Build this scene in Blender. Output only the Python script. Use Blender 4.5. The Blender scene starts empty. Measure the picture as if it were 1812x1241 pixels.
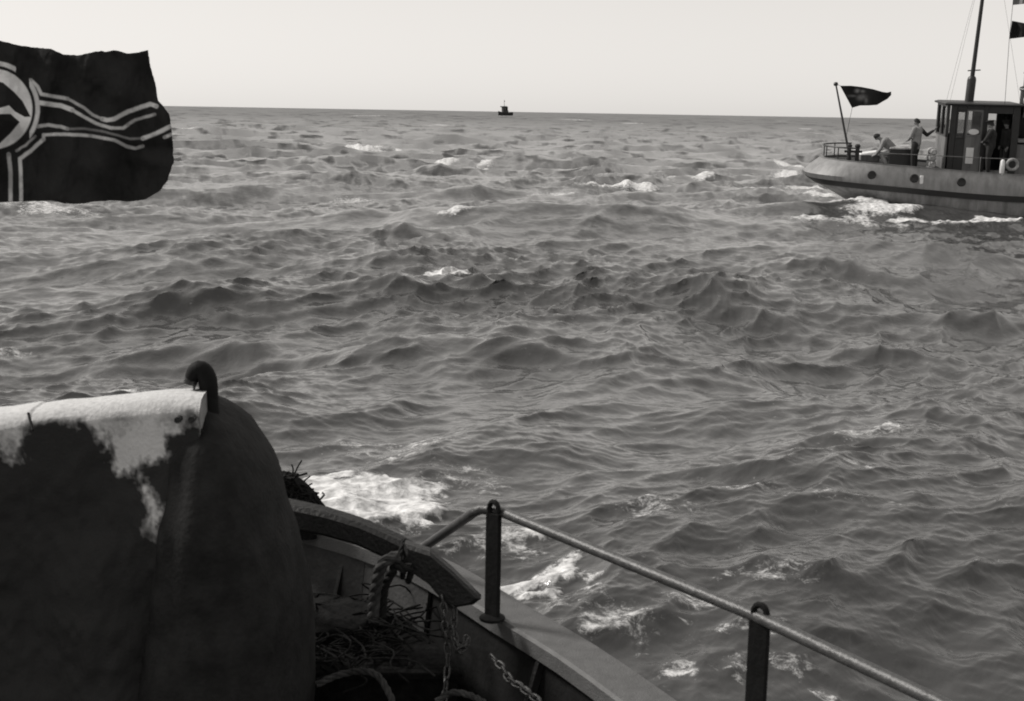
import bpy, bmesh, math, random
import numpy as np
from mathutils import Vector, Matrix, noise as mnoise

random.seed(7)
rng = np.random.default_rng(11)
SC = bpy.context.scene
COL = SC.collection

# ------------------------------------------------------------------ camera
FPX, PW, PH = 2400.0, 1812.0, 1241.0
ROLL, PITCH, EYE = math.radians(0.98), math.atan(422.4 / 2400.0), 3.2
CAM = np.array([0.0, 0.0, EYE])
FWD = np.array([0, math.cos(PITCH), -math.sin(PITCH)])
_u0 = np.array([0, math.sin(PITCH), math.cos(PITCH)])
_r0 = np.array([1.0, 0, 0])
RGT = math.cos(ROLL) * _r0 + math.sin(ROLL) * _u0
UPV = math.cos(ROLL) * _u0 - math.sin(ROLL) * _r0
cam = bpy.data.cameras.new("camera")
cam.sensor_width = 36.0
cam.lens = FPX / PW * 36.0
cam.clip_start = 0.05
cam.clip_end = 120000.0
cam.dof.use_dof = True
cam.dof.focus_distance = 26.0
cam.dof.aperture_fstop = 8.0
camo = bpy.data.objects.new("camera", cam)
COL.objects.link(camo)
m = Matrix.Identity(4)
for i in range(3):
    m[i][0], m[i][1], m[i][2], m[i][3] = RGT[i], UPV[i], -FWD[i], CAM[i]
camo.matrix_world = m
SC.camera = camo

# ------------------------------------------------------------------ sky, sun, exposure
SUN_AZ, SUN_EL = math.radians(-72), math.radians(40)
TINT = (1.0, 0.964, 0.922)                                # the warm grey of the print
world = bpy.data.worlds.new("World")
SC.world = world
world.use_nodes = True
nt = world.node_tree
bg = nt.nodes["Background"]
sky = nt.nodes.new("ShaderNodeTexSky")
sky.sky_type = 'NISHITA'
sky.sun_disc = False
sky.sun_elevation = SUN_EL
sky.sun_rotation = SUN_AZ
sky.dust_density = 0.6
sky.air_density = 1.0
sky.ozone_density = 1.0
bw = nt.nodes.new("ShaderNodeRGBToBW")
tint = nt.nodes.new("ShaderNodeVectorMath"); tint.operation = 'SCALE'
tint.inputs[0].default_value = TINT
pw = nt.nodes.new("ShaderNodeMath"); pw.operation = 'POWER'; pw.inputs[1].default_value = 0.36
gain = nt.nodes.new("ShaderNodeMath"); gain.operation = 'MULTIPLY'; gain.inputs[1].default_value = 2.6
nt.links.new(sky.outputs[0], bw.inputs[0])
nt.links.new(bw.outputs[0], pw.inputs[0])
nt.links.new(pw.outputs[0], gain.inputs[0])
nt.links.new(gain.outputs[0], tint.inputs['Scale'])
nt.links.new(tint.outputs[0], bg.inputs['Color'])
bg.inputs['Strength'].default_value = 0.10
sun = bpy.data.lights.new("sun", 'SUN')
sun.energy = 2.1
sun.angle = math.radians(11)
sun.color = TINT
suno = bpy.data.objects.new("sun", sun)
COL.objects.link(suno)
sd = Vector((math.sin(SUN_AZ) * math.cos(SUN_EL), math.cos(SUN_AZ) * math.cos(SUN_EL), math.sin(SUN_EL)))
suno.rotation_euler = sd.to_track_quat('Z', 'Y').to_euler()
suno.location = sd * 50
vs = SC.view_settings
vs.view_transform = 'Standard'
vs.look = 'None'
vs.gamma = 1.0
vs.use_curve_mapping = False
vs.exposure = 0.76
SC.cycles.filter_width = 1.9
SC.cycles.max_bounces = 6

# ------------------------------------------------------------------ helpers
def ray(x, y):
    return FWD + RGT * (x - PW / 2) / FPX + UPV * (PH / 2 - y) / FPX
def atz(x, y, z=0.0):
    r = ray(x, y); return CAM + r * (z - EYE) / r[2]
def aty(x, y, Y):
    r = ray(x, y); return CAM + r * Y / r[1]

def tag(o, label=None, cat=None, group=None, kind=None):
    if label: o["label"] = label
    if cat: o["category"] = cat
    if group: o["group"] = group
    if kind: o["kind"] = kind
    return o

def thing(name, label, cat, loc=(0, 0, 0), group=None):
    o = bpy.data.objects.new(name, None)
    o.empty_display_size = 0.2
    o.location = loc
    COL.objects.link(o)
    return tag(o, label, cat, group)

def obj(name, me, mat=None, parent=None, shift=None):
    """link a mesh; shift moves world-built vertices into the parent's local space"""
    o = bpy.data.objects.new(name, me)
    if mat is not None and not me.materials:
        me.materials.append(mat)
    COL.objects.link(o)
    if parent is not None:
        o.parent = parent
        if shift is not None:
            me.transform(Matrix.Translation(-Vector(shift)))
    return o

class MB:
    """collects shapes into one mesh"""
    def __init__(self):
        self.v, self.f = [], []
    def add(self, vs_, fs):
        n = len(self.v)
        self.v += [tuple(map(float, q)) for q in vs_]
        self.f += [tuple(n + i for i in q) for q in fs]
        return self
    def box(self, lo, hi):
        (a, b, c), (d, e, g) = lo, hi
        return self.add([(a,b,c),(d,b,c),(d,e,c),(a,e,c),(a,b,g),(d,b,g),(d,e,g),(a,e,g)],
                        [(0,3,2,1),(4,5,6,7),(0,1,5,4),(1,2,6,5),(2,3,7,6),(3,0,4,7)])
    def loft(self, rings, closed=True, cap=True):
        n = len(rings[0]); vs_ = [q for r in rings for q in r]; fs = []
        for i in range(len(rings) - 1):
            for j in range(n if closed else n - 1):
                k = (j + 1) % n
                fs.append((i*n+j, i*n+k, (i+1)*n+k, (i+1)*n+j))
        if cap and closed:
            fs.append(tuple(range(n - 1, -1, -1)))
            b = (len(rings) - 1) * n
            fs.append(tuple(b + q for q in range(n)))
        return self.add(vs_, fs)
    def tube(self, pts, r, n=8, cap=True, flat=1.0):
        pts = [Vector(q) for q in pts]
        rr = r if hasattr(r, '__len__') else [r] * len(pts)
        rings = []; prev = None
        for i, q in enumerate(pts):
            t = (pts[min(i+1, len(pts)-1)] - pts[max(i-1, 0)]).normalized()
            if prev is None:
                up = Vector((0, 0, 1)) if abs(t.z) < .9 else Vector((0, 1, 0))
                s = t.cross(up).normalized()
            else:
                s = (prev - t * prev.dot(t)).normalized()
            prev = s; w = t.cross(s)
            rings.append([q + (s * math.cos(6.28318*k/n) + w * math.sin(6.28318*k/n) * flat) * rr[i] for k in range(n)])
        return self.loft(rings, True, cap)
    def lathe(self, prof, n=16, c=(0, 0, 0), axis='z'):
        rings = []
        for r, h in prof:
            ring = []
            for k in range(n):
                a = 6.28318530718 * k / n
                p = (r*math.cos(a), r*math.sin(a), h)
                if axis == 'y': p = (p[0], -p[2], p[1])
                if axis == 'x': p = (p[2], p[0], p[1])
                ring.append((c[0]+p[0], c[1]+p[1], c[2]+p[2]))
            rings.append(ring)
        return self.loft(rings)
    def prism(self, poly, d):
        """closed polygon (list of 3-D points) pushed along d"""
        d = Vector(d); n = len(poly)
        a = [Vector(q) for q in poly]
        return self.add(a + [q + d for q in a],
                        [tuple(range(n-1, -1, -1)), tuple(range(n, 2*n))] + [(i, (i+1) % n, n+(i+1) % n, n+i) for i in range(n)])
    def rope(self, pts, r, turns_per_m=9.0, n=6):
        """three laid strands"""
        P = smooth_path(pts, max(r * .9, .01))
        L = 0; q0 = P[0]; prev = None; S = [[], [], []]
        for i, q in enumerate(P):
            L += (q - q0).length; q0 = q
            t = (P[min(i+1, len(P)-1)] - P[max(i-1, 0)]).normalized()
            if prev is None:
                up = Vector((0, 0, 1)) if abs(t.z) < .9 else Vector((0, 1, 0))
                s = t.cross(up).normalized()
            else:
                s = (prev - t * prev.dot(t)).normalized()
            prev = s; w = t.cross(s)
            for k in range(3):
                a = L * turns_per_m * 6.283 + k * 2.0944
                S[k].append(q + (s * math.cos(a) + w * math.sin(a)) * r * .52)
        for k in range(3):
            self.tube(S[k], r * .56, n)
        return self
    def mesh(self, name, smooth=False, angle=None):
        me = bpy.data.meshes.new(name)
        me.from_pydata(self.v, [], self.f)
        bm = bmesh.new(); bm.from_mesh(me)
        bmesh.ops.recalc_face_normals(bm, faces=bm.faces)
        bm.to_mesh(me); bm.free()
        if smooth:
            me.polygons.foreach_set('use_smooth', [True] * len(me.polygons))
            if angle: me.set_sharp_from_angle(angle=math.radians(angle))
        return me
    def build(self, name, mat, parent=None, shift=None, smooth=False, angle=40, bevel=0):
        o = obj(name, self.mesh(name, smooth, angle), mat, parent, shift)
        if bevel:
            b = o.modifiers.new('bevel', 'BEVEL'); b.width = bevel; b.segments = 2; b.limit_method = 'ANGLE'
        return o

def smooth_path(pts, step):
    """Catmull-Rom through pts, resampled"""
    p = [Vector(q) for q in pts]
    p = [p[0]*2 - p[1]] + p + [p[-1]*2 - p[-2]]
    out = []
    for i in range(1, len(p) - 2):
        n = max(2, int((p[i+1] - p[i]).length / step))
        for k in range(n):
            t = k / n
            out.append(.5 * ((2*p[i]) + (p[i+1]-p[i-1])*t + (2*p[i-1]-5*p[i]+4*p[i+1]-p[i+2])*t*t + (3*p[i]-p[i-1]-3*p[i+1]+p[i+2])*t**3))
    out.append(p[-2].copy())
    return out

def mat(name, v, rough=.6, metal=0.0, var=.25, scale=6.0, bump=.15, bscale=40.0, v2=None, spec=.5, streak=False):
    """grey procedural surface: base value v, blotched by noise down to v*(1-var) (or to v2), fine bump"""
    M = bpy.data.materials.new(name); M.use_nodes = True
    t = M.node_tree; b = t.nodes["Principled BSDF"]
    b.inputs['Roughness'].default_value = rough
    b.inputs['Metallic'].default_value = metal
    b.inputs['Specular IOR Level'].default_value = spec
    tc = t.nodes.new("ShaderNodeTexCoord")
    n1 = t.nodes.new("ShaderNodeTexNoise"); n1.inputs['Scale'].default_value = scale; n1.inputs['Detail'].default_value = 6; n1.inputs['Roughness'].default_value = .65
    cr = t.nodes.new("ShaderNodeValToRGB")
    lo = v * (1 - var) if v2 is None else v2
    cr.color_ramp.elements[0].position = .35; cr.color_ramp.elements[0].color = (lo, lo, lo, 1)
    cr.color_ramp.elements[1].position = .65; cr.color_ramp.elements[1].color = (v, v, v, 1)
    if streak:                                              # runs of rust and dirt: the blotches are drawn out downwards
        mpg = t.nodes.new("ShaderNodeMapping"); mpg.inputs['Scale'].default_value = (1.0, 1.0, .16)
        t.links.new(tc.outputs['Object'], mpg.inputs['Vector']); t.links.new(mpg.outputs[0], n1.inputs['Vector'])
    else:
        t.links.new(tc.outputs['Object'], n1.inputs['Vector'])
    t.links.new(n1.outputs['Fac'], cr.inputs[0]); t.links.new(cr.outputs[0], b.inputs['Base Color'])
    if bump:
        n2 = t.nodes.new("ShaderNodeTexNoise"); n2.inputs['Scale'].default_value = bscale; n2.inputs['Detail'].default_value = 5
        bp = t.nodes.new("ShaderNodeBump"); bp.inputs['Strength'].default_value = bump; bp.inputs['Distance'].default_value = .02
        t.links.new(tc.outputs['Object'], n2.inputs['Vector']); t.links.new(n2.outputs['Fac'], bp.inputs['Height']); t.links.new(bp.outputs[0], b.inputs['Normal'])
    return M

# ------------------------------------------------------------------ own boat's plan (needed by the sea: it is calm inside the hull)
CAP_IN = [(2.35,-2.0),(2.2,0.2),(1.72,2.1),(1.12,3.4),(.64,4.24),(.42,4.67),(.2,5.09),(-.09,5.55),(-.30,5.90),(-.49,6.17),(-.73,6.42),(-.98,6.62),(-1.35,6.86),
          (-1.8,7.07),(-2.4,7.25),(-3.0,7.25),(-3.6,7.0),(-4.05,6.5),(-4.25,5.8),(-4.2,5.0),(-3.85,4.0),(-3.2,2.6),(-2.5,1.1),(-2.1,-.6),(-2.0,-2.0)]
CAPZ, DECKZ = 1.08, 0.42

def inside_poly(x, y, poly):
    ins = np.zeros(x.shape, bool); n = len(poly); j = n - 1
    for i in range(n):
        xi, yi = poly[i]; xj, yj = poly[j]
        c = ((yi > y) != (yj > y)) & (x < (xj - xi) * (y - yi) / (yj - yi + 1e-12) + xi)
        ins ^= c; j = i
    return ins
def dist_poly(x, y, poly, closed=True):
    d = np.full(x.shape, 1e9); n = len(poly)
    for i in range(n if closed else n - 1):
        ax, ay = poly[i]; bx, by = poly[(i + 1) % n]
        vx, vy = bx - ax, by - ay; L = vx*vx + vy*vy + 1e-12
        t = np.clip(((x-ax)*vx + (y-ay)*vy) / L, 0, 1)
        d = np.minimum(d, np.hypot(x-ax-t*vx, y-ay-t*vy))
    return d

# ------------------------------------------------------------------ the sea: three wave trains of summed spectra
def spectrum(L, N, lam_lo, lam_hi, lam_peak, hs, wdir, spread, seed):
    g = np.random.default_rng(seed)
    k1 = 2*np.pi*np.fft.fftfreq(N, L / N)
    kx, ky = np.meshgrid(k1, k1, indexing='xy')
    k = np.hypot(kx, ky); k[0, 0] = 1e-6
    kp = 2*np.pi/lam_peak
    S = np.exp(-.65*(kp/k)**2) * k**-4.7
    c = (kx*math.cos(wdir) + ky*math.sin(wdir)) / k
    S *= np.where(c > 0, np.abs(c)**spread, .12*np.abs(c)**spread) + .02
    lam = 2*np.pi/k
    S *= (lam > lam_lo) * (lam < lam_hi)
    S[0, 0] = 0
    h = np.sqrt(S) * (g.normal(size=(N, N)) + 1j*g.normal(size=(N, N)))
    hz = np.fft.ifft2(h)
    sc = hs/4 / (np.real(hz).std() + 1e-12)
    h = h*sc
    F = np.fft.ifft2
    z = np.real(F(h)); dx = np.real(F(1j*kx/k*h)); dy = np.real(F(1j*ky/k*h))
    jxx = np.real(F(kx*kx/k*h)); jyy = np.real(F(ky*ky/k*h)); jxy = np.real(F(kx*ky/k*h))
    sx = np.real(F(1j*kx*h)); sy = np.real(F(1j*ky*h))
    return dict(L=L, N=N, a=np.stack([dx, dy, z, jxx, jyy, jxy, sx, sy]).astype(np.float32))
def sample(T, x, y, rot):
    c, s = math.cos(rot), math.sin(rot)
    u = (x*c + y*s)/T['L']*T['N']; v = (-x*s + y*c)/T['L']*T['N']
    i = np.floor(u).astype(np.int64); j = np.floor(v).astype(np.int64)
    fu = (u-i).astype(np.float32); fv = (v-j).astype(np.float32); N = T['N']
    i0, i1, j0, j1 = i % N, (i+1) % N, j % N, (j+1) % N
    A = T['a']
    r = A[:, j0, i0]*(1-fu)*(1-fv) + A[:, j0, i1]*fu*(1-fv) + A[:, j1, i0]*(1-fu)*fv + A[:, j1, i1]*fu*fv
    dx = r[0]*c - r[1]*s; dy = r[0]*s + r[1]*c
    return dx, dy, r[2], r[3], r[4], r[5], r[6]*c - r[7]*s, r[6]*s + r[7]*c
WDIR = math.radians(-62)
TA = spectrum(163.0, 1024, .8, 60.0, 12.0, 1.02, WDIR, 4.0, 5)
TM = spectrum(71.0, 1024, .5, 6.5, 2.8, .235, WDIR + .25, 5.0, 15)
TB = spectrum(29.0, 512, .16, .8, .6, .072, 0.0, 3.5, 6)
TC = spectrum(6.1, 512, .03, .2, .2, .010, 0.0, 2.0, 7)

def vnoise(x, y, s, seed):
    """smooth tileable value noise in numpy"""
    g = np.random.default_rng(seed); T = g.random((256, 256)).astype(np.float32)
    u, v = x/s, y/s
    i = np.floor(u).astype(np.int64); j = np.floor(v).astype(np.int64)
    fu, fv = u-i, v-j; fu = fu*fu*(3-2*fu); fv = fv*fv*(3-2*fv)
    i0, i1, j0, j1 = i % 256, (i+1) % 256, j % 256, (j+1) % 256
    return T[j0, i0]*(1-fu)*(1-fv)+T[j0, i1]*fu*(1-fv)+T[j1, i0]*(1-fu)*fv+T[j1, i1]*fu*fv
def fbm(x, y, s, seed, o=4):
    a, t, n = 1.0, 0.0, 0.0
    for q in range(o):
        t = t + a*vnoise(x+17.3*q, y-9.1*q, s/2**q, seed+q); n += a; a *= .6
    return t/n

# crests that stand out: x, y, height, half width across, half length, heading of the crest line (degrees from +X)
HERO = []
for px_, py_, hh, wd, ln, hd in ((1245, 338, .95, 2.6, 3.2, -8), (1380, 352, .5, 2.2, 3.0, -12), (1120, 345, .4, 2.2, 3.5, 6), (715, 432, .70, 1.5, 1.9, 4), (600, 440, .3, 1.3, 1.6, 10), (780, 310, .95, 3.0, 2.6, -6),
        (690, 525, .42, 1.0, 1.6, 14), (820, 515, .4, .9, 1.2, -6), (1180, 520, .48, 1.5, 3.0, -10), (1330, 545, .35, 1.0, 1.6, -22), (1540, 478, .5, 1.3, 1.9, -14), (1060, 490, .3, 1.0, 1.2, 20), (1530, 590, .30, .7, .9, 12), (1680, 545, .26, .8, 1.0, 10),
        (500, 610, .32, .9, 1.6, 6), (900, 620, .30, .8, 1.6, -6), (260, 545, .35, 1.2, 2.0, 10), (420, 290, .5, 3, 3.2, 0), (440, 238, .7, 6, 5, 0), (1500, 805, .24, .45, .55, 8), (1690, 755, .22, .5, .6, -8), (1250, 880, .16, .5, .9, 6), (1480, 1075, .16, .35, .55, -4), (1290, 270, .6, 4, 4, 0), (1050, 250, .6, 6, 5, 4)):
    p_ = atz(px_, py_, 0.0); HERO.append((p_[0], p_[1], hh, wd, ln, hd))
# foam patches: x, y, half length, half width, heading, strength
FOAM = []
for px_, py_, ln, wd, hd, st in ((640, 938, .56, .95, -8, 2.0), (572, 908, .36, .6, 0, 1.7), (715, 958, .30, .45, -20, 1.8), (690, 920, .32, .5, 0, 1.8), (600, 905, .36, .6, 0, 1.6), (780, 985, .2, .2, -20, .7), (915, 990, .25, .16, -30, .95), (985, 1050, .12, .38, -35, 1.05), (925, 1072, .34, .13, 0, 1.05), (955, 1085, .3, .12, 0, 1.0),
        (1190, 1150, .6, .35, 12, .5), (1110, 1165, .22, .2, 0, .72), (1285, 1120, .3, .16, 10, .6), (1030, 1120, .5, .3, 0, .5), (890, 1010, .4, .3, -30, .5), (985, 1075, .4, .25, 0, .55), (1450, 1225, .4, .2, 0, .52), (1270, 1228, .2, .16, 0, .7), (1400, 1170, .5, .14, 12, .5),
        (1450, 1080, .7, .2, 0, .46), (1130, 960, .6, .3, 0, .46), (1310, 925, .4, .15, 0, .4), (1500, 945, .5, .15, 8, .42), (1530, 880, .5, .15, 0, .42), (820, 870, .5, .4, 0, .42), (700, 800, 1.0, .6, 0, .42),
        (1550, 790, .35, .25, 10, .68), (1490, 800, .35, .2, 8, .5), (800, 489, .62, .75, 0, 1.0), (765, 494, .3, .5, 0, .8), (797, 404, .45, 1.0, -30, .8), (1242, 317, 1.1, 1.6, -10, .85), (1090, 333, 2.2, 1.0, 8, .7), (990, 340, 1.6, 1.0, 6, .5), (1180, 312, 1.0, 2.0, 0, .55),
        (640, 263, 1.7, 4.5, 0, .95), (685, 267, 1.2, 3.2, 0, .7), (752, 270, 1.5, 4.5, 0, .9), (795, 290, .8, 4.0, 0, .95), (812, 300, .7, 2.5, 0, .95), (835, 302, 1.5, 2.2, 0, 1.0), (862, 292, .6, 4, 0, .8), (980, 300, 2.4, 2.5, 0, .5),
        (1125, 203, 12, 50, 0, .9), (1118, 219, 5, 18, 0, .8), (1300, 212, 8, 40, 0, .6), (1390, 215, 7, 30, 0, .6), (1415, 228, 5, 14, 0, .6), (640, 205, 8, 50, 0, .6), (450, 215, 6, 20, 0, .5), (780, 222, 5, 14, 0, .5), (1010, 212, 8, 30, 0, .6), (330, 227, 4, 10, 0, .5), (1240, 232, 4, 9, 0, .5), (60, 380, 1.6, 1.2, 0, .5), (30, 610, .7, .4, 0, .6), (200, 690, .8, .25, 10, .55), (640, 345, 1.5, 1.6, 0, .4), (1130, 200, 6, 40, 0, .6)):
    p_ = atz(px_, py_, 0.0); FOAM.append((p_[0], p_[1], ln, wd, hd, st))
# white water along the cutter and its wake
for px_, py_, ln, wd, hd, st in ((1405, 306, 1.0, 2.8, 0, .95), (1432, 328, 1.1, 2.0, -30, .9), (1450, 340, .9, 1.3, 0, .8), (1465, 342, .6, 1.4, -20, 1.0), (1450, 356, 1.2, 1.2, 0, 1.0), (1510, 364, 1.3, 1.3, 0, .72), (1560, 373, 1.5, .9, -6, .72), (1620, 381, 1.2, .7, 0, .8), (1775, 383, 1.5, 1.0, 0, 1.2), (1400, 290, 1.0, 3.5, 0, .9), (1350, 330, 2.2, 2.2, 0, .6), (1480, 378, 1.5, 1.2, 0, .7), (1570, 392, 2.2, 1.0, 0, .62), (1690, 388, 1.2, .6, 0, .7)):
    p_ = atz(px_, py_, 0.2); FOAM.append((p_[0], p_[1], ln, wd, hd, st))

def sea_grid():
    # ground grid round the boat: fine ahead, coarse behind; rings grow with distance
    az = np.concatenate([np.linspace(-180, -60, 25)[:-1], np.linspace(-60, -27, 40)[:-1], np.linspace(-27, 27, 1010), np.linspace(27, 60, 40)[1:], np.linspace(60, 180, 25)[1:]])
    az = np.radians(az)
    r = [.3, 1.2, 2.2, 3.2, 4.2, 5.0, 5.6]
    while r[-1] < 40000:
        q = r[-1]
        r.append(q + max(.018, min(q*q/(EYE*1356.)*.95, q*.035)))
    return az, np.array(r)
def build_sea():
    az, r = sea_grid()
    A, Rr = np.meshgrid(az, r, indexing='xy')
    x = (Rr*np.sin(A)).ravel(); y = (Rr*np.cos(A)).ravel(); rr = Rr.ravel()
    sp = np.maximum(np.gradient(r)[:, None] * np.ones_like(A), 0).ravel()
    X, Y = x.astype(np.float64), y.astype(np.float64)
    calm = np.clip(dist_poly(X, Y, CAP_IN) / .9, 0, 1)
    calm = np.where(inside_poly(X, Y, CAP_IN), -.0, calm)
    inside = inside_poly(X, Y, CAP_IN)
    wob = .65 + .7*fbm(X, Y, 45., 91, 2)                       # groups of higher and lower waves
    dx = np.zeros_like(X); dy = np.zeros_like(X); z = np.zeros_like(X); fo = np.zeros_like(X); gx = np.zeros_like(X); gy = np.zeros_like(X)
    damp = np.clip(rr/12., 0, 1)
    for T, ch, fade, rot in ((TA, 1.2, 9.0, 0.0), (TM, 1.15, 2.2, .35), (TB, 1.0, .55, WDIR+.2), (TC, .7, .12, WDIR-.2)):
        a = np.clip(fade / np.maximum(sp, 1e-3), 0, 1)
        if T is not TA: a = a*a*(3-2*a)
        sx, sy, sz, jxx, jyy, jxy, px, py = sample(T, X, Y, rot)
        w = a*wob if T is TA else a*np.clip(.3+1.1*fbm(X, Y, 11., 193, 3), .3, 1.25) if T is TM else a*np.clip(-.3+2.5*fbm(X*.6, Y, 6., 33, 3), .25, 1.7)
        gx += px*(w/np.maximum(a, 1e-3))*(1-a)*damp; gy += py*(w/np.maximum(a, 1e-3))*(1-a)*damp
        dx += sx*ch*w; dy += sy*ch*w; z += sz*w
        if T is TA:
            J = (1-ch*w*jxx*1.0)*(1-ch*w*jyy) - (ch*w*jxy)**2
            fo = np.clip((.36-J)/.30, 0, 1)
    qx = 1.1*(fbm(X, Y, 2.6, 111, 4)-.5); qy = 1.1*(fbm(X, Y, 2.6, 121, 4)-.5)
    for (hx, hy, hh, wd, ln, hd) in HERO:
        hh *= .46
        c, s = math.cos(math.radians(hd)), math.sin(math.radians(hd))
        u = (X-hx)*c + (Y-hy)*s + qx*ln; v = -(X-hx)*s + (Y-hy)*c + qy*wd
        v = v + .25*wd*np.sin(u/ln*2.2) + .12*u*u/ln*np.sign(wd)
        v = np.where(v < 0, v*1.7, v*.8)                      # steep on the near face
        e = np.exp(1.0-np.sqrt(1+(2.2*v/wd)**2) - (u/ln)**2)
        z += hh*e - .35*hh*np.exp(-((v+1.3*wd)/wd)**2 - (u/ln)**2)
    foam = fo*.8
    nz = fbm(X, Y, .5, 50, 4); nz2 = fbm(X, Y, .9, 60, 5); nz4 = fbm(X, Y, .2, 80, 4); nz3 = fbm(X*.5, Y*.22, 1.0, 70, 5)
    lift = np.zeros_like(X)
    for (fx, fy, ln, wd, hd, st) in FOAM:
        c, s = math.cos(math.radians(hd)), math.sin(math.radians(hd))
        near = math.hypot(fx, fy) < 25
        nq = (nz4 if ln < .42 else nz2) if near else nz3
        u = ((X-fx)*c + (Y-fy)*s)/ln + (nq-.5)*1.6; v = (-(X-fx)*s + (Y-fy)*c)/wd + (nz-.5)*1.2
        d = u*u + v*v
        e = np.clip(1.2 - d - (nq-.45)*((3.2 if ln < .2 else 2.2 if ln < .42 else 1.5) if near else 2.2), 0, 1)
        if near and ln < .3: e = e*.9
        foam = np.maximum(foam, e*st*(1.0 if near else 1.7))
        if not near and st > .6: lift = np.maximum(lift, e*(min(.30, .0032*math.hypot(fx, fy)) if fx < 9 else .11)*np.clip(1.8*nz-.2, 0, 1.3))
    calmw = np.clip(calm, .25, 1)
    z *= calmw; dx *= np.clip(calm, 0, 1); dy *= np.clip(calm, 0, 1)
    cb = np.exp(-(np.maximum(np.hypot((X-18.)/9., (Y-47.)/3.2), .0))**4)
    z *= 1-.75*cb; dx *= 1-.6*cb; dy *= 1-.6*cb
    z += np.clip(foam-.25, 0, .9)*(nz-.3)*.13
    z += lift
    hump = .48*np.exp(-((X-12.0)/3.9)**2-((Y-46.0)/2.2)**2)*(.8+.4*nz3)
    z += hump
    z[inside] = -.25
    nr, na = len(r), len(az)
    # ripples finer than the mesh: averaged a little along the crest, as a lens sees them from afar
    def along(g):
        g = g.reshape(nr, na); o = g.copy()
        for k in range(1, 5): o[:, k:] += g[:, :-k]; o[:, :-k] += g[:, k:]
        return (o/5.2).ravel()
    far = 1.3*np.clip(60/np.maximum(rr, 1), 0, 1)**.15
    gx, gy = along(gx)*far, along(gy)*far
    co = np.stack([X+dx, Y+dy, z], 1).astype(np.float32)
    idx = np.arange(nr*na).reshape(nr, na)
    q = np.stack([idx[:-1, :-1], idx[:-1, 1:], idx[1:, 1:], idx[1:, :-1]], -1).reshape(-1, 4)[:, ::-1].astype(np.int32)
    me = bpy.data.meshes.new("sea")
    me.vertices.add(len(co)); me.vertices.foreach_set('co', co.ravel())
    me.loops.add(q.size); me.loops.foreach_set('vertex_index', q.ravel())
    me.polygons.add(len(q)); me.polygons.foreach_set('loop_start', np.arange(0, q.size, 4, dtype=np.int32))
    me.update(calc_edges=True)
    me.polygons.foreach_set('use_smooth', np.ones(len(q), bool))
    at = me.attributes.new('foam', 'FLOAT', 'POINT'); at.data.foreach_set('value', np.clip(foam, 0, 2.2).astype(np.float32))
    sl = me.attributes.new('ripple', 'FLOAT_VECTOR', 'POINT'); sl.data.foreach_set('vector', np.stack([-gx, -gy, gx*0], 1).astype(np.float32).ravel())
    ro = me.attributes.new('fine', 'FLOAT', 'POINT'); ro.data.foreach_set('value', (.14 + .08*np.clip((sp-.3)/4., 0, 1)**.8 + .16*np.clip((sp-4)/14., 0, 1)).astype(np.float32))
    print('slopes', np.std(gx[rr > 100]), np.std(gx[(rr > 10) & (rr < 20)]))
    print('sea verts', len(co))
    return me

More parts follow.
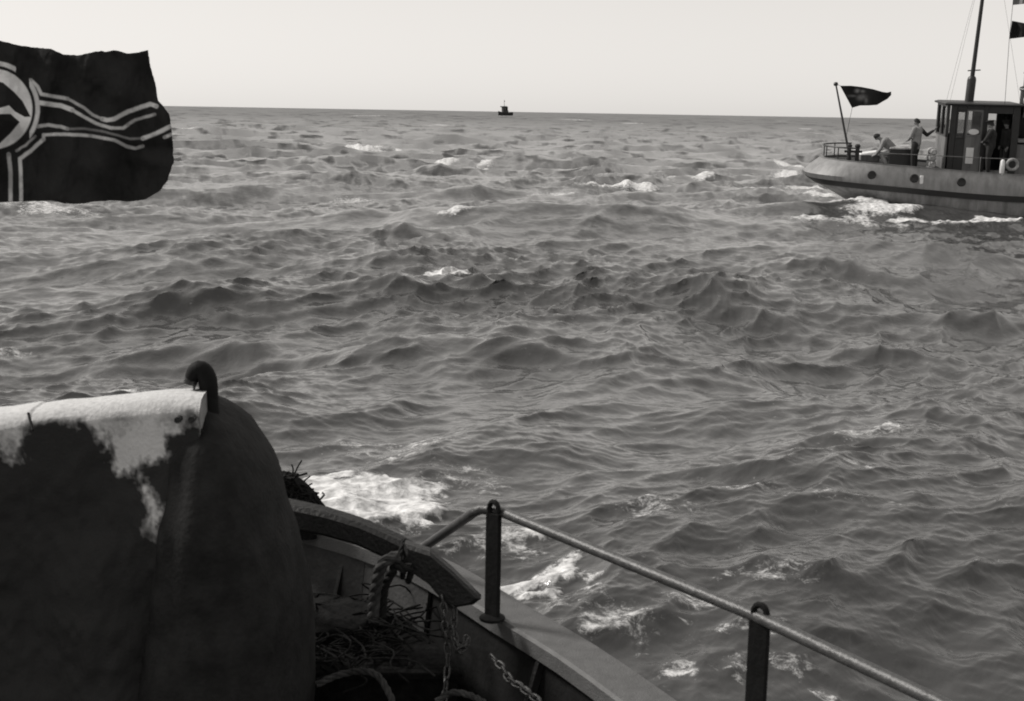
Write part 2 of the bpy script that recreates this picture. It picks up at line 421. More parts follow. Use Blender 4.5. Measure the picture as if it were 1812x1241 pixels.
def sea_material():
    M = bpy.data.materials.new("sea_water"); M.use_nodes = True
    t = M.node_tree; N = t.nodes; Lk = t.links.new
    b = N["Principled BSDF"]
    b.inputs['Base Color'].default_value = (.05, .05, .05, 1)
    b.inputs['Roughness'].default_value = .10
    b.inputs['IOR'].default_value = 1.47
    geo = N.new("ShaderNodeNewGeometry")
    mp = N.new("ShaderNodeMapping"); mp.inputs['Rotation'].default_value = (0, 0, -WDIR); mp.inputs['Scale'].default_value = (1.0, .62, 1.0)
    Lk(geo.outputs['Position'], mp.inputs['Vector'])
    hs = None
    for sc, dist, amp in ((.55, 1, .20), (1.9, 1, .085), (7.5, 1, .022), (26., 1, .006)):
        n = N.new("ShaderNodeTexNoise"); n.inputs['Scale'].default_value = sc; n.inputs['Detail'].default_value = 3; n.inputs['Distortion'].default_value = .6
        Lk(mp.outputs[0], n.inputs['Vector'])
        k = N.new("ShaderNodeMath"); k.operation = 'MULTIPLY'; k.inputs[1].default_value = amp; Lk(n.outputs['Fac'], k.inputs[0])
        if hs is None: hs = k
        else:
            ad = N.new("ShaderNodeMath"); ad.operation = 'ADD'; Lk(hs.outputs[0], ad.inputs[0]); Lk(k.outputs[0], ad.inputs[1]); hs = ad
    ra = N.new('ShaderNodeAttribute'); ra.attribute_name = 'fine'; Lk(ra.outputs['Fac'], b.inputs['Roughness'])
    rp = N.new('ShaderNodeAttribute'); rp.attribute_name = 'ripple'
    nadd = N.new('ShaderNodeVectorMath'); nadd.operation = 'ADD'; Lk(geo.outputs['Normal'], nadd.inputs[0]); Lk(rp.outputs['Vector'], nadd.inputs[1])
    nn = N.new('ShaderNodeVectorMath'); nn.operation = 'NORMALIZE'; Lk(nadd.outputs[0], nn.inputs[0])
    bp = N.new("ShaderNodeBump"); Lk(nn.outputs[0], bp.inputs['Normal']); bp.inputs['Strength'].default_value = .36; bp.inputs['Distance'].default_value = 1.0
    Lk(hs.outputs[0], bp.inputs['Height']); Lk(bp.outputs[0], b.inputs['Normal'])
    # foam: lacy white, broken by noise
    at = N.new("ShaderNodeAttribute"); at.attribute_name = 'foam'
    n = N.new("ShaderNodeTexNoise"); n.inputs['Scale'].default_value = 6.0; n.inputs['Detail'].default_value = 9; n.inputs['Roughness'].default_value = .82; n.inputs['Distortion'].default_value = .5
    Lk(geo.outputs['Position'], n.inputs['Vector'])
    a1 = N.new("ShaderNodeMath"); a1.operation = 'MULTIPLY_ADD'; a1.inputs[1].default_value = 3.4; a1.inputs[2].default_value = -1.75; Lk(n.outputs['Fac'], a1.inputs[0])
    a2 = N.new("ShaderNodeMath"); a2.operation = 'ADD'; Lk(at.outputs['Fac'], a2.inputs[0]); Lk(a1.outputs[0], a2.inputs[1])
    mr = N.new("ShaderNodeMapRange"); mr.interpolation_type = 'SMOOTHSTEP'; mr.inputs['From Min'].default_value = .30; mr.inputs['From Max'].default_value = .95
    Lk(a2.outputs[0], mr.inputs['Value'])
    fb = N.new("ShaderNodeBsdfPrincipled"); fcr = N.new('ShaderNodeValToRGB'); fcr.color_ramp.elements[0].position = .3; fcr.color_ramp.elements[0].color = (.30, .30, .30, 1); fcr.color_ramp.elements[1].position = .62; fcr.color_ramp.elements[1].color = (.74, .74, .74, 1)
    fn_ = N.new('ShaderNodeTexNoise'); fn_.inputs['Scale'].default_value = 9.0; fn_.inputs['Detail'].default_value = 6; Lk(geo.outputs['Position'], fn_.inputs['Vector']); Lk(fn_.outputs['Fac'], fcr.inputs[0]); Lk(fcr.outputs[0], fb.inputs['Base Color'])
    fbp = N.new('ShaderNodeBump'); fbp.inputs['Strength'].default_value = .7; fbp.inputs['Distance'].default_value = .06; Lk(fn_.outputs['Fac'], fbp.inputs['Height']); Lk(fbp.outputs[0], fb.inputs['Normal'])
    fb.inputs['Metallic'].default_value = 0; fb.inputs['Roughness'].default_value = .9; fb.inputs['Specular IOR Level'].default_value = .2
    mx = N.new("ShaderNodeMixShader"); Lk(mr.outputs[0], mx.inputs[0]); Lk(b.outputs[0], mx.inputs[1]); Lk(fb.outputs[0], mx.inputs[2])
    Lk(mx.outputs[0], N["Material Output"].inputs['Surface'])
    return M
sea = obj("sea", build_sea(), sea_material())
tag(sea, kind='structure')

# ------------------------------------------------------------------ materials
M_black   = mat("black_paint_and_shade", .012, .7, var=.35, scale=9, bump=.2, spec=.12)  # paint of hull and stanchions, also the painted shade on the bulwark
M_deck    = mat("dark_wet_deck", .02, .6, var=.4, scale=5, bump=.2, spec=.2)
M_caprail = mat("grey_scuffed_paint", .10, .6, var=.3, scale=14, bump=.3, bscale=120)
M_board   = mat("lit_board_and_staff", .045, .75, v2=.02, scale=5.5, bump=.3)  # lighter tone paints light onto the stern boards; the flagstaff shares it
M_pipe    = mat("worn_handrail_paint", .07, .42, var=.45, scale=22, bump=.2, bscale=90)
M_iron    = mat("dark_iron", .02, .5, var=.4, spec=.4, scale=18, bump=.35, bscale=60)
M_chain   = mat("galvanised_chain", .07, .45, metal=.4, v2=.015, scale=30, bump=.2)
M_rope_d  = mat("tarred_rope", .018, .85, spec=.15, var=.4, scale=40, bump=.3)
M_rope    = mat("hemp_rope", .07, .85, v2=.012, scale=11, bump=.3, spec=.2)
M_tarp    = mat("black_tarpaulin", .026, .8, var=.5, scale=9, bump=.3, bscale=55, spec=.12)
M_box_black    = mat("box_black", .012, 1.0, var=.5, scale=20, bump=.5, spec=.02)  # matte near-black for the deck box body and lid
M_net     = mat("black_netting", .011, .95, spec=.1, var=.5, scale=30, bump=.6)

# ------------------------------------------------------------------ own boat
def offset(path, d):
    out = []
    for i, q in enumerate(path):
        t = (path[min(i+1, len(path)-1)] - path[max(i-1, 0)]).normalized()
        out.append(q + Vector((t.y, -t.x, 0)) * d)
    return out
cap_in = smooth_path([(x, y, 0) for x, y in CAP_IN], .16)
_c = Vector((-1.2, 3.6, 0))
sgn = 1 if (offset(cap_in, .1)[60] - _c).length > (cap_in[60] - _c).length else -1
cap_out = offset(cap_in, .195 * sgn)
boat = thing("launch", "dark open launch in the foreground with grey capped bulwark and pipe handrail", "boat", (-1.2, 3.6, 0))
bs = boat.location.copy()
mb = MB()
mb.loft([[(a.x, a.y, CAPZ-.075), (a.x, a.y, CAPZ-.012), (a.x*.94+b.x*.06, a.y*.94+b.y*.06, CAPZ), (a.x*.06+b.x*.94, a.y*.06+b.y*.94, CAPZ+.006), (b.x, b.y, CAPZ-.01), (b.x, b.y, CAPZ-.075)] for a, b in zip(cap_in, cap_out)])
mb.build("cap_rail", M_caprail, boat, bs, True, 30)
inn, inb = offset(cap_in, .05*sgn), offset(cap_in, -.03*sgn)
i0 = min(range(len(cap_in)), key=lambda i: (cap_in[i] - Vector((-.42, 6.05, 0))).length)
i1 = min(range(len(cap_in)), key=lambda i: (cap_in[i] - Vector((-3.4, 7.15, 0))).length)
def plate(a, b):
    q = MB()
    q.loft([[(inn[i].x, inn[i].y, CAPZ-.074), (inb[i].x, inb[i].y, DECKZ-.05), (inb[i].x+.02*(cap_out[i].x-cap_in[i].x), inb[i].y+.02, DECKZ-.05), (inn[i].x+.1*(cap_out[i].x-cap_in[i].x), inn[i].y+.1*(cap_out[i].y-cap_in[i].y), CAPZ-.074)] for i in range(a, b)])
    return q
plate(0, i0+1).build("bulwark", M_black, boat, bs, True, 30)  # near-black colour stands for the shade on this side
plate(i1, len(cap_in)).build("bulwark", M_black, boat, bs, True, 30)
# stern inside: separate boards, their lighter colour standing for light falling there
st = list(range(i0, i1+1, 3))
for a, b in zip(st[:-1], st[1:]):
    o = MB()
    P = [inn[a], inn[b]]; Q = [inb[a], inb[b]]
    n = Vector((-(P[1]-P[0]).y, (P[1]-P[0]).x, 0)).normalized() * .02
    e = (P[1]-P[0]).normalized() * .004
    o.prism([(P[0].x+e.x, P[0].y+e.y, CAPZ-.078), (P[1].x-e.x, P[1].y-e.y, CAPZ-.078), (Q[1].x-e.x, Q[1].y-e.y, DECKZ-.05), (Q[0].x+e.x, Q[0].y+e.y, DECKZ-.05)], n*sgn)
    o.build("stern_board_lit", M_board, boat, bs)
hull_lo = offset(cap_in, -.12*sgn)
mb = MB(); o2 = offset(cap_in, .15*sgn)
mb.loft([[(o.x, o.y, CAPZ-.075), (c.x, c.y, .75), (o.x*.5+l.x*.5, o.y*.5+l.y*.5, .15), (l.x, l.y, -.45)] for o, c, l in zip(o2, o2, hull_lo)], closed=False, cap=False)
mb.build("hull", M_black, boat, bs, True, 40)
# deck: planks running fore and aft, clipped to the hull
bdir = Vector((-.54, .84, 0)); bnr = Vector((.84, .54, 0))
poly = [(q.x, q.y) for q in inb]
k = -2.9
while k < 2.6:
    hits = []
    for side in (k+.012, k+.148):
        b0 = bnr * side + Vector((-1.2, 3.6, 0)); ts = []
        for (ax, ay), (bx, by) in zip(poly, poly[1:] + poly[:1]):
            da = (Vector((ax, ay, 0)) - b0).dot(bnr); db = (Vector((bx, by, 0)) - b0).dot(bnr)
            if da * db < 0:
                w = da / (da - db); ts.append((Vector((ax+(bx-ax)*w, ay+(by-ay)*w, 0)) - b0).dot(bdir))
        if len(ts) >= 2: hits.append((b0, min(ts), max(ts)))
    if len(hits) == 2:
        (a, a0, a1), (b, b0_, b1) = hits
        z0, z1 = DECKZ-.04, DECKZ + random.uniform(-.003, .003)
        o = MB(); o.prism([tuple((a+bdir*a0)[:2])+(z0,), tuple((b+bdir*b0_)[:2])+(z0,), tuple((b+bdir*b1)[:2])+(z0,), tuple((a+bdir*a1)[:2])+(z0,)], (0, 0, z1-z0))
        o.build("deck_plank", M_deck, boat, bs)
    k += .16
# bracket stays under the cap
for (x, y) in ((.30, 4.62), (-.02, 5.25), (.86, 3.6), (-.84, 6.42), (-1.25, 6.7), (-1.7, 6.95)):
    q = min(range(len(cap_in)), key=lambda i: (cap_in[i] - Vector((x, y, 0))).length)
    a = offset(cap_in, .03*sgn)[q]; b = offset(cap_in, -.16*sgn)[q]
    t = (cap_in[q+1]-cap_in[q]).normalized()*.012
    MB().prism([(a.x-t.x, a.y-t.y, CAPZ-.08), (b.x-t.x, b.y-t.y, DECKZ+.01), (b.x*.8+a.x*.2-t.x, b.y*.8+a.y*.2-t.y, DECKZ+.01), (a.x*1.2-b.x*.2-t.x, a.y*1.2-b.y*.2-t.y, CAPZ-.08)], t*2).build("stay", M_caprail if y < 5 else M_iron, boat, bs)
RAILZ = 1.575
rail_pts = [atz(722, 987, 1.1), atz(800, 934, 1.37), atz(840, 906, 1.55), atz(852, 901, RAILZ), atz(880, 903, RAILZ), atz(1100, 993, RAILZ), (.82, 4.26, RAILZ), (1.22, 3.62, RAILZ), (1.75, 2.55, RAILZ), (2.1, 1.2, RAILZ), (2.2, 0, RAILZ)]
pp = []
for a, b in zip(rail_pts[:-1], rail_pts[1:]):
    a, b = Vector(a), Vector(b); n = max(1, int((b-a).length/.06))
    pp += [a.lerp(b, j/n) for j in range(n)]
pp.append(Vector(rail_pts[-1]))
MB().tube(pp, .0215, 12).build("handrail", M_pipe, boat, bs, True, 60)
def stanchion(base, top):
    base, top = Vector(base), Vector(top)
    d = Vector((.72, -.69, 0)); n = Vector((d.y, -d.x, 0))
    m_ = MB()
    hw, ht = .035, .011
    rings = []
    for f_ in (0, .25, .5, .75, .97):
        q = base.lerp(top, f_)
        rings.append([q - d*hw - n*ht, q + d*hw - n*ht, q + d*hw + n*ht, q - d*hw + n*ht])
    m_.loft(rings)
    # eye that curls over the pipe
    arc = [top + Vector((0, 0, -.03)) - d*.026 + Vector((0, 0, .03*j/3)) for j in range(3)]
    for j in range(9):
        a = math.pi - j/8*3.5
        arc.append(top + d*(.026*math.cos(a)) + Vector((0, 0, .004 + .032*math.sin(a))))
    m_.tube(arc, .011, 8)
    o_ = m_.build("stanchion", M_black, boat, bs, True, 35)
    MB().lathe([(.055, 0), (.055, .012), (.04, .02)], 12, tuple(base)).build("foot_flange", M_black, o_, bs, True, 40)
stanchion(atz(871, 1096, CAPZ+.01), Vector(atz(874, 903, RAILZ+.01)))
stanchion((.835, 4.27, CAPZ+.01), (.83, 4.24, RAILZ+.01))
stanchion((1.62, 2.98, CAPZ+.01), (1.6, 2.86, RAILZ+.01))

# black locker under the anchor
t = thing("deck_box", "low black deck box under the anchor arm against the stern boards", "box", (-.8, 5.6, DECKZ))
MB().prism([(-1.5, 6.36, DECKZ), (-.72, 6.12, DECKZ), (-.50, 5.90, DECKZ), (-.34, 5.62, DECKZ), (-.2, 5.3, DECKZ), (-1.5, 5.25, DECKZ)], (0, 0, .46)).build("box_body", M_box_black, t, t.location, bevel=.01)
MB().prism([(-1.52, 6.375, .882), (-.71, 6.13, .882), (-.485, 5.91, .882), (-.32, 5.62, .882), (-.18, 5.28, .882), (-1.52, 5.23, .882)], (0, 0, .035)).build("lid", M_box_black, t, t.location, bevel=.008)

# dark netting slung over the box
t = thing("netting", "tangle of dark fishing net and cord thrown over the black deck box", "netting", (-.75, 5.75, .917))
g = MB(); rr = random.Random(9)
for q in range(170):
    a = Vector((rr.uniform(-1.25, -.42), rr.uniform(5.35, 6.0), .925 + rr.uniform(0, .05)))
    if a.x > -.36 - (6.1-a.y)*.15 + .1 or a.x + a.y > 5.42 : continue
    b = a + Vector((rr.uniform(-.14, .14), rr.uniform(-.14, .14), rr.uniform(-.012, .03))); c = b + Vector((rr.uniform(-.12, .12), rr.uniform(-.12, .12), rr.uniform(-.03, .012)))
    c.z = max(c.z, .922); b.z = max(b.z, .922)
    e_ = c + Vector((rr.uniform(-.10, .10), rr.uniform(-.10, .10), 0)); e_.z = .921
    g.tube(smooth_path([a, b, c, e_], .025), .0042, 5)
o = g.build("cord", M_net, t, t.location, True); o["kind"] = "stuff"
m_ = MB(); rings = []
for k in range(9):
    f_ = k/8; rings.append([(-.86+.30*math.cos(6.2832*j/36)*(1-f_**2.2)*(1+.25*mnoise.noise(Vector((math.cos(6.2832*j/36)*2, math.sin(6.2832*j/36)*2, f_*2)))), 5.78+.24*math.sin(6.2832*j/36)*(1-f_**2.2)*(1+.25*mnoise.noise(Vector((math.cos(6.2832*j/36)*2, math.sin(6.2832*j/36)*2, 5+f_*2)))), .918+.09*f_**.6 + .02*mnoise.noise(Vector((j*.6, k*.7, 2)))*(k > 0)) for j in range(36)])
m_.loft(rings).build("heap", M_net, t, t.location, True, 80)

# ------------------------------------------------------------------ big canvas cover, pale above and black below
def canvas_cover():
    Y0 = 4.72
    topx = [(-420, 770), (-200, 752), (0, 735), (50, 728), (52, 731), (100, 722), (200, 712), (290, 706), (352, 703)]
    xs = np.linspace(-420, 354, 330); ty = np.interp(xs, [q[0] for q in topx], [q[1] for q in topx])
    prof = [(.62, -1.62), (.56, -1.0), (.45, -.4), (.30, -.06), (.16, 0.0), (.06, 0.0), (.015, -.012), (.0, -.03)]
    front = [(-.02-.13*q, -.05-1.62*q) for q in np.linspace(0, 1, 190)]
    prof = prof + front
    ns = len(prof); nx = len(xs)
    co = np.zeros((nx, ns, 3)); px = np.zeros((nx, ns)); py = np.zeros((nx, ns))
    for i, (x, y) in enumerate(zip(xs, ty)):
        T = aty(x, y, Y0)
        for j, (dy, dz) in enumerate(prof):
            co[i, j] = (T[0], Y0+dy, T[2]+dz)
    # hanging folds and slack
    X, Z = co[:, :, 0], co[:, :, 2]
    down = np.clip((np.arange(ns) - 8) / 190., 0, 1)[None, :]
    fold = .05*np.sin(X*7.3+2.1*np.sin(Z*1.7)+1.)*down + .035*np.sin(X*17+Z*3.5)*down**.7 + .10*(fbm(X+5, Z*.7+5, .20, 301, 4)-.5)*np.clip(down*6, .08, 1)
    co[:, :, 1] += fold
    co[:, :, 2] += (.012*(fbm(X+9, X*0, .25, 305, 3)-.5))
    # where sunlight and pale wear are painted in (traced in the cloth's own plane, metres)
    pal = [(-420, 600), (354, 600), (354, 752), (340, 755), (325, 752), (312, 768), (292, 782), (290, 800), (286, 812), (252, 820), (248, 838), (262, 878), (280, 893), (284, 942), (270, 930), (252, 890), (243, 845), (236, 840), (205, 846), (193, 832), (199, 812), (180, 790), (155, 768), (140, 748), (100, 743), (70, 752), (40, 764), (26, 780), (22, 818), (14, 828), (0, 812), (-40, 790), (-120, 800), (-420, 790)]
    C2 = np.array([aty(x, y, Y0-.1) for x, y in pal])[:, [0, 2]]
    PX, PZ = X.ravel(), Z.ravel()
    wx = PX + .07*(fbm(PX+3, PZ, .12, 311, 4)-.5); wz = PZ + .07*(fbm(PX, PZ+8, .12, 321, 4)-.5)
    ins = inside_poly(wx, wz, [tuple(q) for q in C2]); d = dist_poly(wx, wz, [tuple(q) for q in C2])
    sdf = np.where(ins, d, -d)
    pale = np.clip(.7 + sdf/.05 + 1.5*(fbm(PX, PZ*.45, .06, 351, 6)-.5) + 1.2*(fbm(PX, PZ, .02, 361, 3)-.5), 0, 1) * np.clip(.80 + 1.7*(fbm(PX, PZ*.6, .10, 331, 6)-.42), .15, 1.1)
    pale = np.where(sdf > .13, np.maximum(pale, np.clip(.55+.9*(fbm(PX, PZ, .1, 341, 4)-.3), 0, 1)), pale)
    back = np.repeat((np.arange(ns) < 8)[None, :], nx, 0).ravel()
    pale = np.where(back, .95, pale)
    idx = np.arange(nx*ns).reshape(nx, ns)
    q = np.stack([idx[:-1, :-1], idx[:-1, 1:], idx[1:, 1:], idx[1:, :-1]], -1).reshape(-1, 4)
    ce = [tuple(idx[-1, :][::-1])]
    root = thing("canvas_cover", "big canvas cover with sunlight and wear painted pale along its top and black below, at left", "cover", (-1.9, 4.8, DECKZ))
    me = bpy.data.meshes.new("canvas_cover")
    me.from_pydata(co.reshape(-1, 3).tolist(), [], q.tolist() + ce)
    me.polygons.foreach_set('use_smooth', [True]*len(me.polygons))
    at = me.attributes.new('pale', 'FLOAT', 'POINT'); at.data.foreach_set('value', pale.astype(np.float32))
    M = bpy.data.materials.new("canvas_stain_and_sun"); M.use_nodes = True
    nt_ = M.node_tree; b = nt_.nodes["Principled BSDF"]; b.inputs['Roughness'].default_value = .9; b.inputs['Specular IOR Level'].default_value = .1
    a = nt_.nodes.new("ShaderNodeAttribute"); a.attribute_name = 'pale'
    tc = nt_.nodes.new("ShaderNodeTexCoord"); n = nt_.nodes.new("ShaderNodeTexNoise"); n.inputs['Scale'].default_value = 60; n.inputs['Detail'].default_value = 6
    nt_.links.new(tc.outputs['Object'], n.inputs['Vector'])
    ma = nt_.nodes.new("ShaderNodeMath"); ma.operation = 'MULTIPLY_ADD'; ma.inputs[1].default_value = .5; ma.inputs[2].default_value = -.25
    nt_.links.new(n.outputs['Fac'], ma.inputs[0])
    ad = nt_.nodes.new("ShaderNodeMath"); ad.operation = 'ADD'; nt_.links.new(a.outputs['Fac'], ad.inputs[0]); nt_.links.new(ma.outputs[0], ad.inputs[1])
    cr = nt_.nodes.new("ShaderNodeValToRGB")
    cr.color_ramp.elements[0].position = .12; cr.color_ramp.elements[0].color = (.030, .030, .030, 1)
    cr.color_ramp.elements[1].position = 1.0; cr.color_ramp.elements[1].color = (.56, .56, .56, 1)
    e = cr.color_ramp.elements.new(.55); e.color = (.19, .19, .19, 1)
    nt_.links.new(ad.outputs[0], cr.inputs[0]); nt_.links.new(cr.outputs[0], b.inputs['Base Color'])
    w = nt_.nodes.new("ShaderNodeTexNoise"); w.inputs['Scale'].default_value = 70; bp = nt_.nodes.new("ShaderNodeBump"); bp.inputs['Strength'].default_value = .35; bp.inputs['Distance'].default_value = .01
    nt_.links.new(tc.outputs['Object'], w.inputs['Vector']); nt_.links.new(w.outputs['Fac'], bp.inputs['Height']); nt_.links.new(bp.outputs[0], b.inputs['Normal'])
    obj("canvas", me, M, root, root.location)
    for x, y in ((315, 743), (340, 742)):
        P = aty(x, y, Y0-.045)
        g = MB(); ring = []
        g.lathe([(.006, -.03), (.012, -.03), (.012, .01), (.006, .01)], 10, tuple(P), 'y')
        g.build("grommet", M_iron, root, root.location, True, 40)
    # seam where two cloths are sewn
    S = [aty(x, y, Y0-.03-.018*k) for k, (x, y) in enumerate(((50, 731), (53, 742), (56, 752), (58, 762)))]
    MB().tube(S, .005, 5).build("seam", M_rope_d, root, root.location)
    return root
canvas_cover()

# ------------------------------------------------------------------ black tarpaulin heaped at its right end
def tarpaulin():
    right = [(697, 366), (702, 376), (712, 388), (722, 400), (742, 421), (775, 450), (820, 479), (850, 490), (900, 498), (955, 519), (1000, 529), (1055, 543), (1130, 547), (1241, 548), (1420, 548)]
    rows = np.concatenate([np.linspace(697, 760, 14), np.linspace(770, 1420, 50)])
    root = thing("tarpaulin", "black tarpaulin heaped over deck gear to the right of the pale canvas", "tarpaulin", (-.95, 4.9, DECKZ))
    rings = []; n = 56
    for y in rows:
        xr = np.interp(y, [q[0] for q in right], [q[1] for q in right])
        xl = 352 - np.interp(y, [697, 735, 790, 1000, 1420], [-2, 0, 40, 70, 110])
        dep = np.interp(y, [697, 720, 760, 900, 1420], [.04, .16, .30, .42, .52])
        A = aty(xl, y, 4.95); B = aty(xr, y, 4.95); c = (A+B)/2; hw = (B[0]-A[0])/2
        ring = []
        for k in range(n):
            a = 2*math.pi*k/n
            ca, sa = math.cos(a), math.sin(a)
            s = lambda v: math.copysign(abs(v)**.8, v)
            wob = 1 + .07*(mnoise.noise(Vector((ca*2.2, sa*2.2, c[2]*2.3)))) + .05*abs(math.sin(a*5 + c[2]*2.2 + 1.3*mnoise.noise(Vector((ca, sa, c[2]*1.5)))))**.6*min(1, dep*3) - .03 + .03*mnoise.noise(Vector((ca*7, sa*7, c[2]*8)))
            if ca > .9: wob = 1 + (wob-1)*.35
            ring.append((c[0] + hw*s(ca)*wob, c[1] + dep*s(sa)*wob, c[2]))
        rings.append(ring)
    MB().loft(rings).build("cloth", M_tarp, root, root.location, True, 80)
    # lashing round its foot and shoulder
    for y, dz in ((760, -.1), (905, -.06)):
        xr = np.interp(y, [q[0] for q in right], [q[1] for q in right])
        A = aty(352, y, 4.72 if y < 800 else 4.66); B = aty(xr+2, y+14, 4.95)
        MB().rope([A, (A*.6+B*.4)+np.array([0, -.06, dz*.3]), (A*.25+B*.75)+np.array([0, -.03, dz*.3]), B], .008).build("lashing", M_rope_d, root, root.location, True)
tarpaulin()

# gooseneck pipe standing behind the canvas edge
def gooseneck():
    Y = 4.86
    root = thing("gooseneck_vent", "black gooseneck vent pipe standing at the right end of the pale canvas", "vent pipe", tuple(aty(372, 720, Y)))
    px = [(379, 800), (376, 760), (372, 722), (370, 700), (369, 685), (366, 668), (360, 657), (352, 653), (345, 658), (341, 665), (339, 672)]
    rr = [20, 19, 18, 16.5, 15.5, 16, 16.5, 17, 16, 14, 12]
    dense = smooth_path([aty(x, y, Y) for x, y in px], .01)
    rad = np.interp(np.linspace(0, 1, len(dense)), np.linspace(0, 1, len(rr)), rr)*Y/FPX*1.02
    MB().tube(dense, list(rad), 18).build("pipe", M_black, root, root.location, True, 60)
    c = aty(338, 674, Y); up = Vector((.22, 0, .97)).normalized()
    m_ = MB(); m_.tube([Vector(c)+up*.012, Vector(c), Vector(c)-up*.012], [.024, .026, .024], 16)
    m_.build("mouth_ring", M_iron, root, root.location, True, 40)
    MB().tube([aty(341, 676, Y-.03), aty(344, 684, Y-.03), aty(343, 690, Y-.02)], [.008, .006, .003], 6).build("pin", M_iron, root, root.location, True)
    MB().tube(smooth_path([aty(348, 700, Y-.04), aty(335, 697, Y-.02), aty(318, 700, Y-.02), aty(300, 706, Y)], .02), .005, 6).build("lanyard", M_rope_d, root, root.location, True)
    MB().tube(smooth_path([aty(352, 690, Y-.04), aty(340, 694, Y-.02), aty(322, 702, Y)], .02), .004, 6).build("lanyard", M_rope_d, root, root.location, True)
gooseneck()

# heap of netting on the stern cap, with loose ends standing up
def netting():
    c0 = Vector(aty(522, 905, 6.62))
    root = thing("netting", "heap of rough black netting with frayed ends behind the anchor arm", "netting", (c0.x, c0.y, CAPZ))
    outl = [(836, 494, 512), (845, 484, 526), (858, 476, 542), (872, 470, 556), (886, 462, 566), (900, 456, 574), (912, 450, 579), (940, 446, 582)]
    rings = []; n = 40
    for y, xl, xr in outl:
        A = aty(xl, y, 6.72); B = aty(xr, y, 6.72); c = (A+B)/2; hw = (B[0]-A[0])/2; ring = []
        for k in range(n):
            a = 2*math.pi*k/n; w = 1 + .16*mnoise.noise(Vector((math.cos(a)*3, math.sin(a)*3, c[2]*14)))
            ring.append((c[0]+hw*math.cos(a)*w, c[1]+min(hw, .16)*math.sin(a)*w, c[2] + .012*mnoise.noise(Vector((math.cos(a)*6, math.sin(a)*6, 3)))))
        rings.append(ring)
    MB().loft(rings).build("bundle", M_net, root, root.location, True, 80)
    g = MB(); rr = random.Random(4)
    for q in range(150):                                    # meshes and knots over the heap
        y, xl, xr = outl[rr.randrange(1, 7)]; x = rr.uniform(xl+4, xr-1)
        a = Vector(aty(x, y, 6.56)); b = a + Vector((rr.uniform(-.06, .06), rr.uniform(-.02, .02), rr.uniform(-.05, .03))); c = b + Vector((rr.uniform(-.05, .05), .01, rr.uniform(-.05, .02)))
        g.tube([a, b, c], .006, 4)
    o = g.build("twine", M_rope_d, root, root.location, True); o["kind"] = "stuff"
    for pts in (((528, 856), (522, 842), (526, 828), (534, 815)), ((534, 862), (540, 850), (549, 843)), ((515, 845), (519, 832), (516, 822)), ((541, 868), (548, 858), (553, 856))):
        MB().tube(smooth_path([aty(x, y, 6.68) for x, y in pts], .02), [.006]*1 + [.004]*200 if False else .0042, 5).build("frayed_end", M_rope_d, root, root.location, True)
netting()

# ------------------------------------------------------------------ anchor stowed on the stern
def anchor():
    root = thing("anchor", "dark iron anchor with one curved arm and broad fluke stowed on the stern", "anchor", tuple(aty(700, 985, 5.5)))
    sec = [((440, 884), (440, 930)), ((486, 890), (486, 935)), ((530, 899), (528, 943)), ((576, 909), (570, 950)), ((634, 927), (628, 966)), ((679, 946), (668, 984)), ((714, 963), (702, 1000)), ((742, 980), (726, 1016))]
    rings = []
    for k, (a, b) in enumerate(sec):
        Y = 5.62 - .02*k; th = .075
        a0, b0 = Vector(aty(*a, Y)), Vector(aty(*b, Y)); d = Vector((0, th, 0)); ax = (b0-a0)
        rings.append([a0 + d*.9 - ax*.10, a0 + d*.25, a0 + ax*.18, b0 - ax*.15, b0 + d*.2, b0 + d*.9, ])
    MB().loft(rings).build("arm", M_iron, root, root.location, True, 28)
    fl = [(716, 962), (760, 976), (800, 1010), (851, 1060), (838, 1070), (806, 1075), (780, 1060), (757, 1032), (728, 1012), (712, 990)]
    m_ = MB(); P = [Vector(aty(x, y, 5.44-.0008*(x-716))) for x, y in fl]
    c = sum(P, Vector())/len(P)
    m_.loft([[q + Vector((0, .0, 0)) + (c-q)*.12 + Vector((0, -.02, 0)) for q in P], P, [q + Vector((0, .05, 0)) for q in P]])
    m_.build("fluke", M_iron, root, root.location, True, 25)
    S = [aty(470, 912, 5.66), aty(430, 1000, 5.75), aty(400, 1120, 5.8)]
    MB().tube(S, [.05, .045, .045], 10).build("shank", M_iron, root, root.location, True)
anchor()

# lashing rope round the anchor
def lash():
    root = thing("rope_lashing", "twisted dark rope looped round the anchor arm and hanging beneath it", "rope", tuple(aty(690, 1010, 5.4)))
    for k, x in enumerate((706, 718, 731)):
        m_ = MB(); c = Vector(aty(x, 984+k*9, 5.50)); pts = []
        for j in range(19):
            a = 2*math.pi*j/18
            pts.append(c + Vector((.02*math.cos(a)*(1 if k != 1 else .6), .085*math.sin(a), .062*math.cos(a))) )
        m_.rope(pts, .0125, 8); m_.build("turn", M_rope_d, root, root.location, True)
    m_ = MB(); m_.rope([aty(706, 985, 5.36), aty(686, 990, 5.35), aty(673, 1005, 5.34), aty(667, 1030, 5.36), aty(663, 1055, 5.38), aty(660, 1090, 5.4)], .026, 7, 8); m_.build("hanging_end", M_rope, root, root.location, True)
    m_ = MB(); m_.rope([aty(727, 1004, 5.38), aty(712, 1006, 5.36), aty(701, 1000, 5.36), aty(694, 1012, 5.37), aty(680, 1040, 5.4), aty(676, 1090, 5.42)], .02, 8, 8); m_.build("hanging_end", M_rope_d, root, root.location, True)
lash()

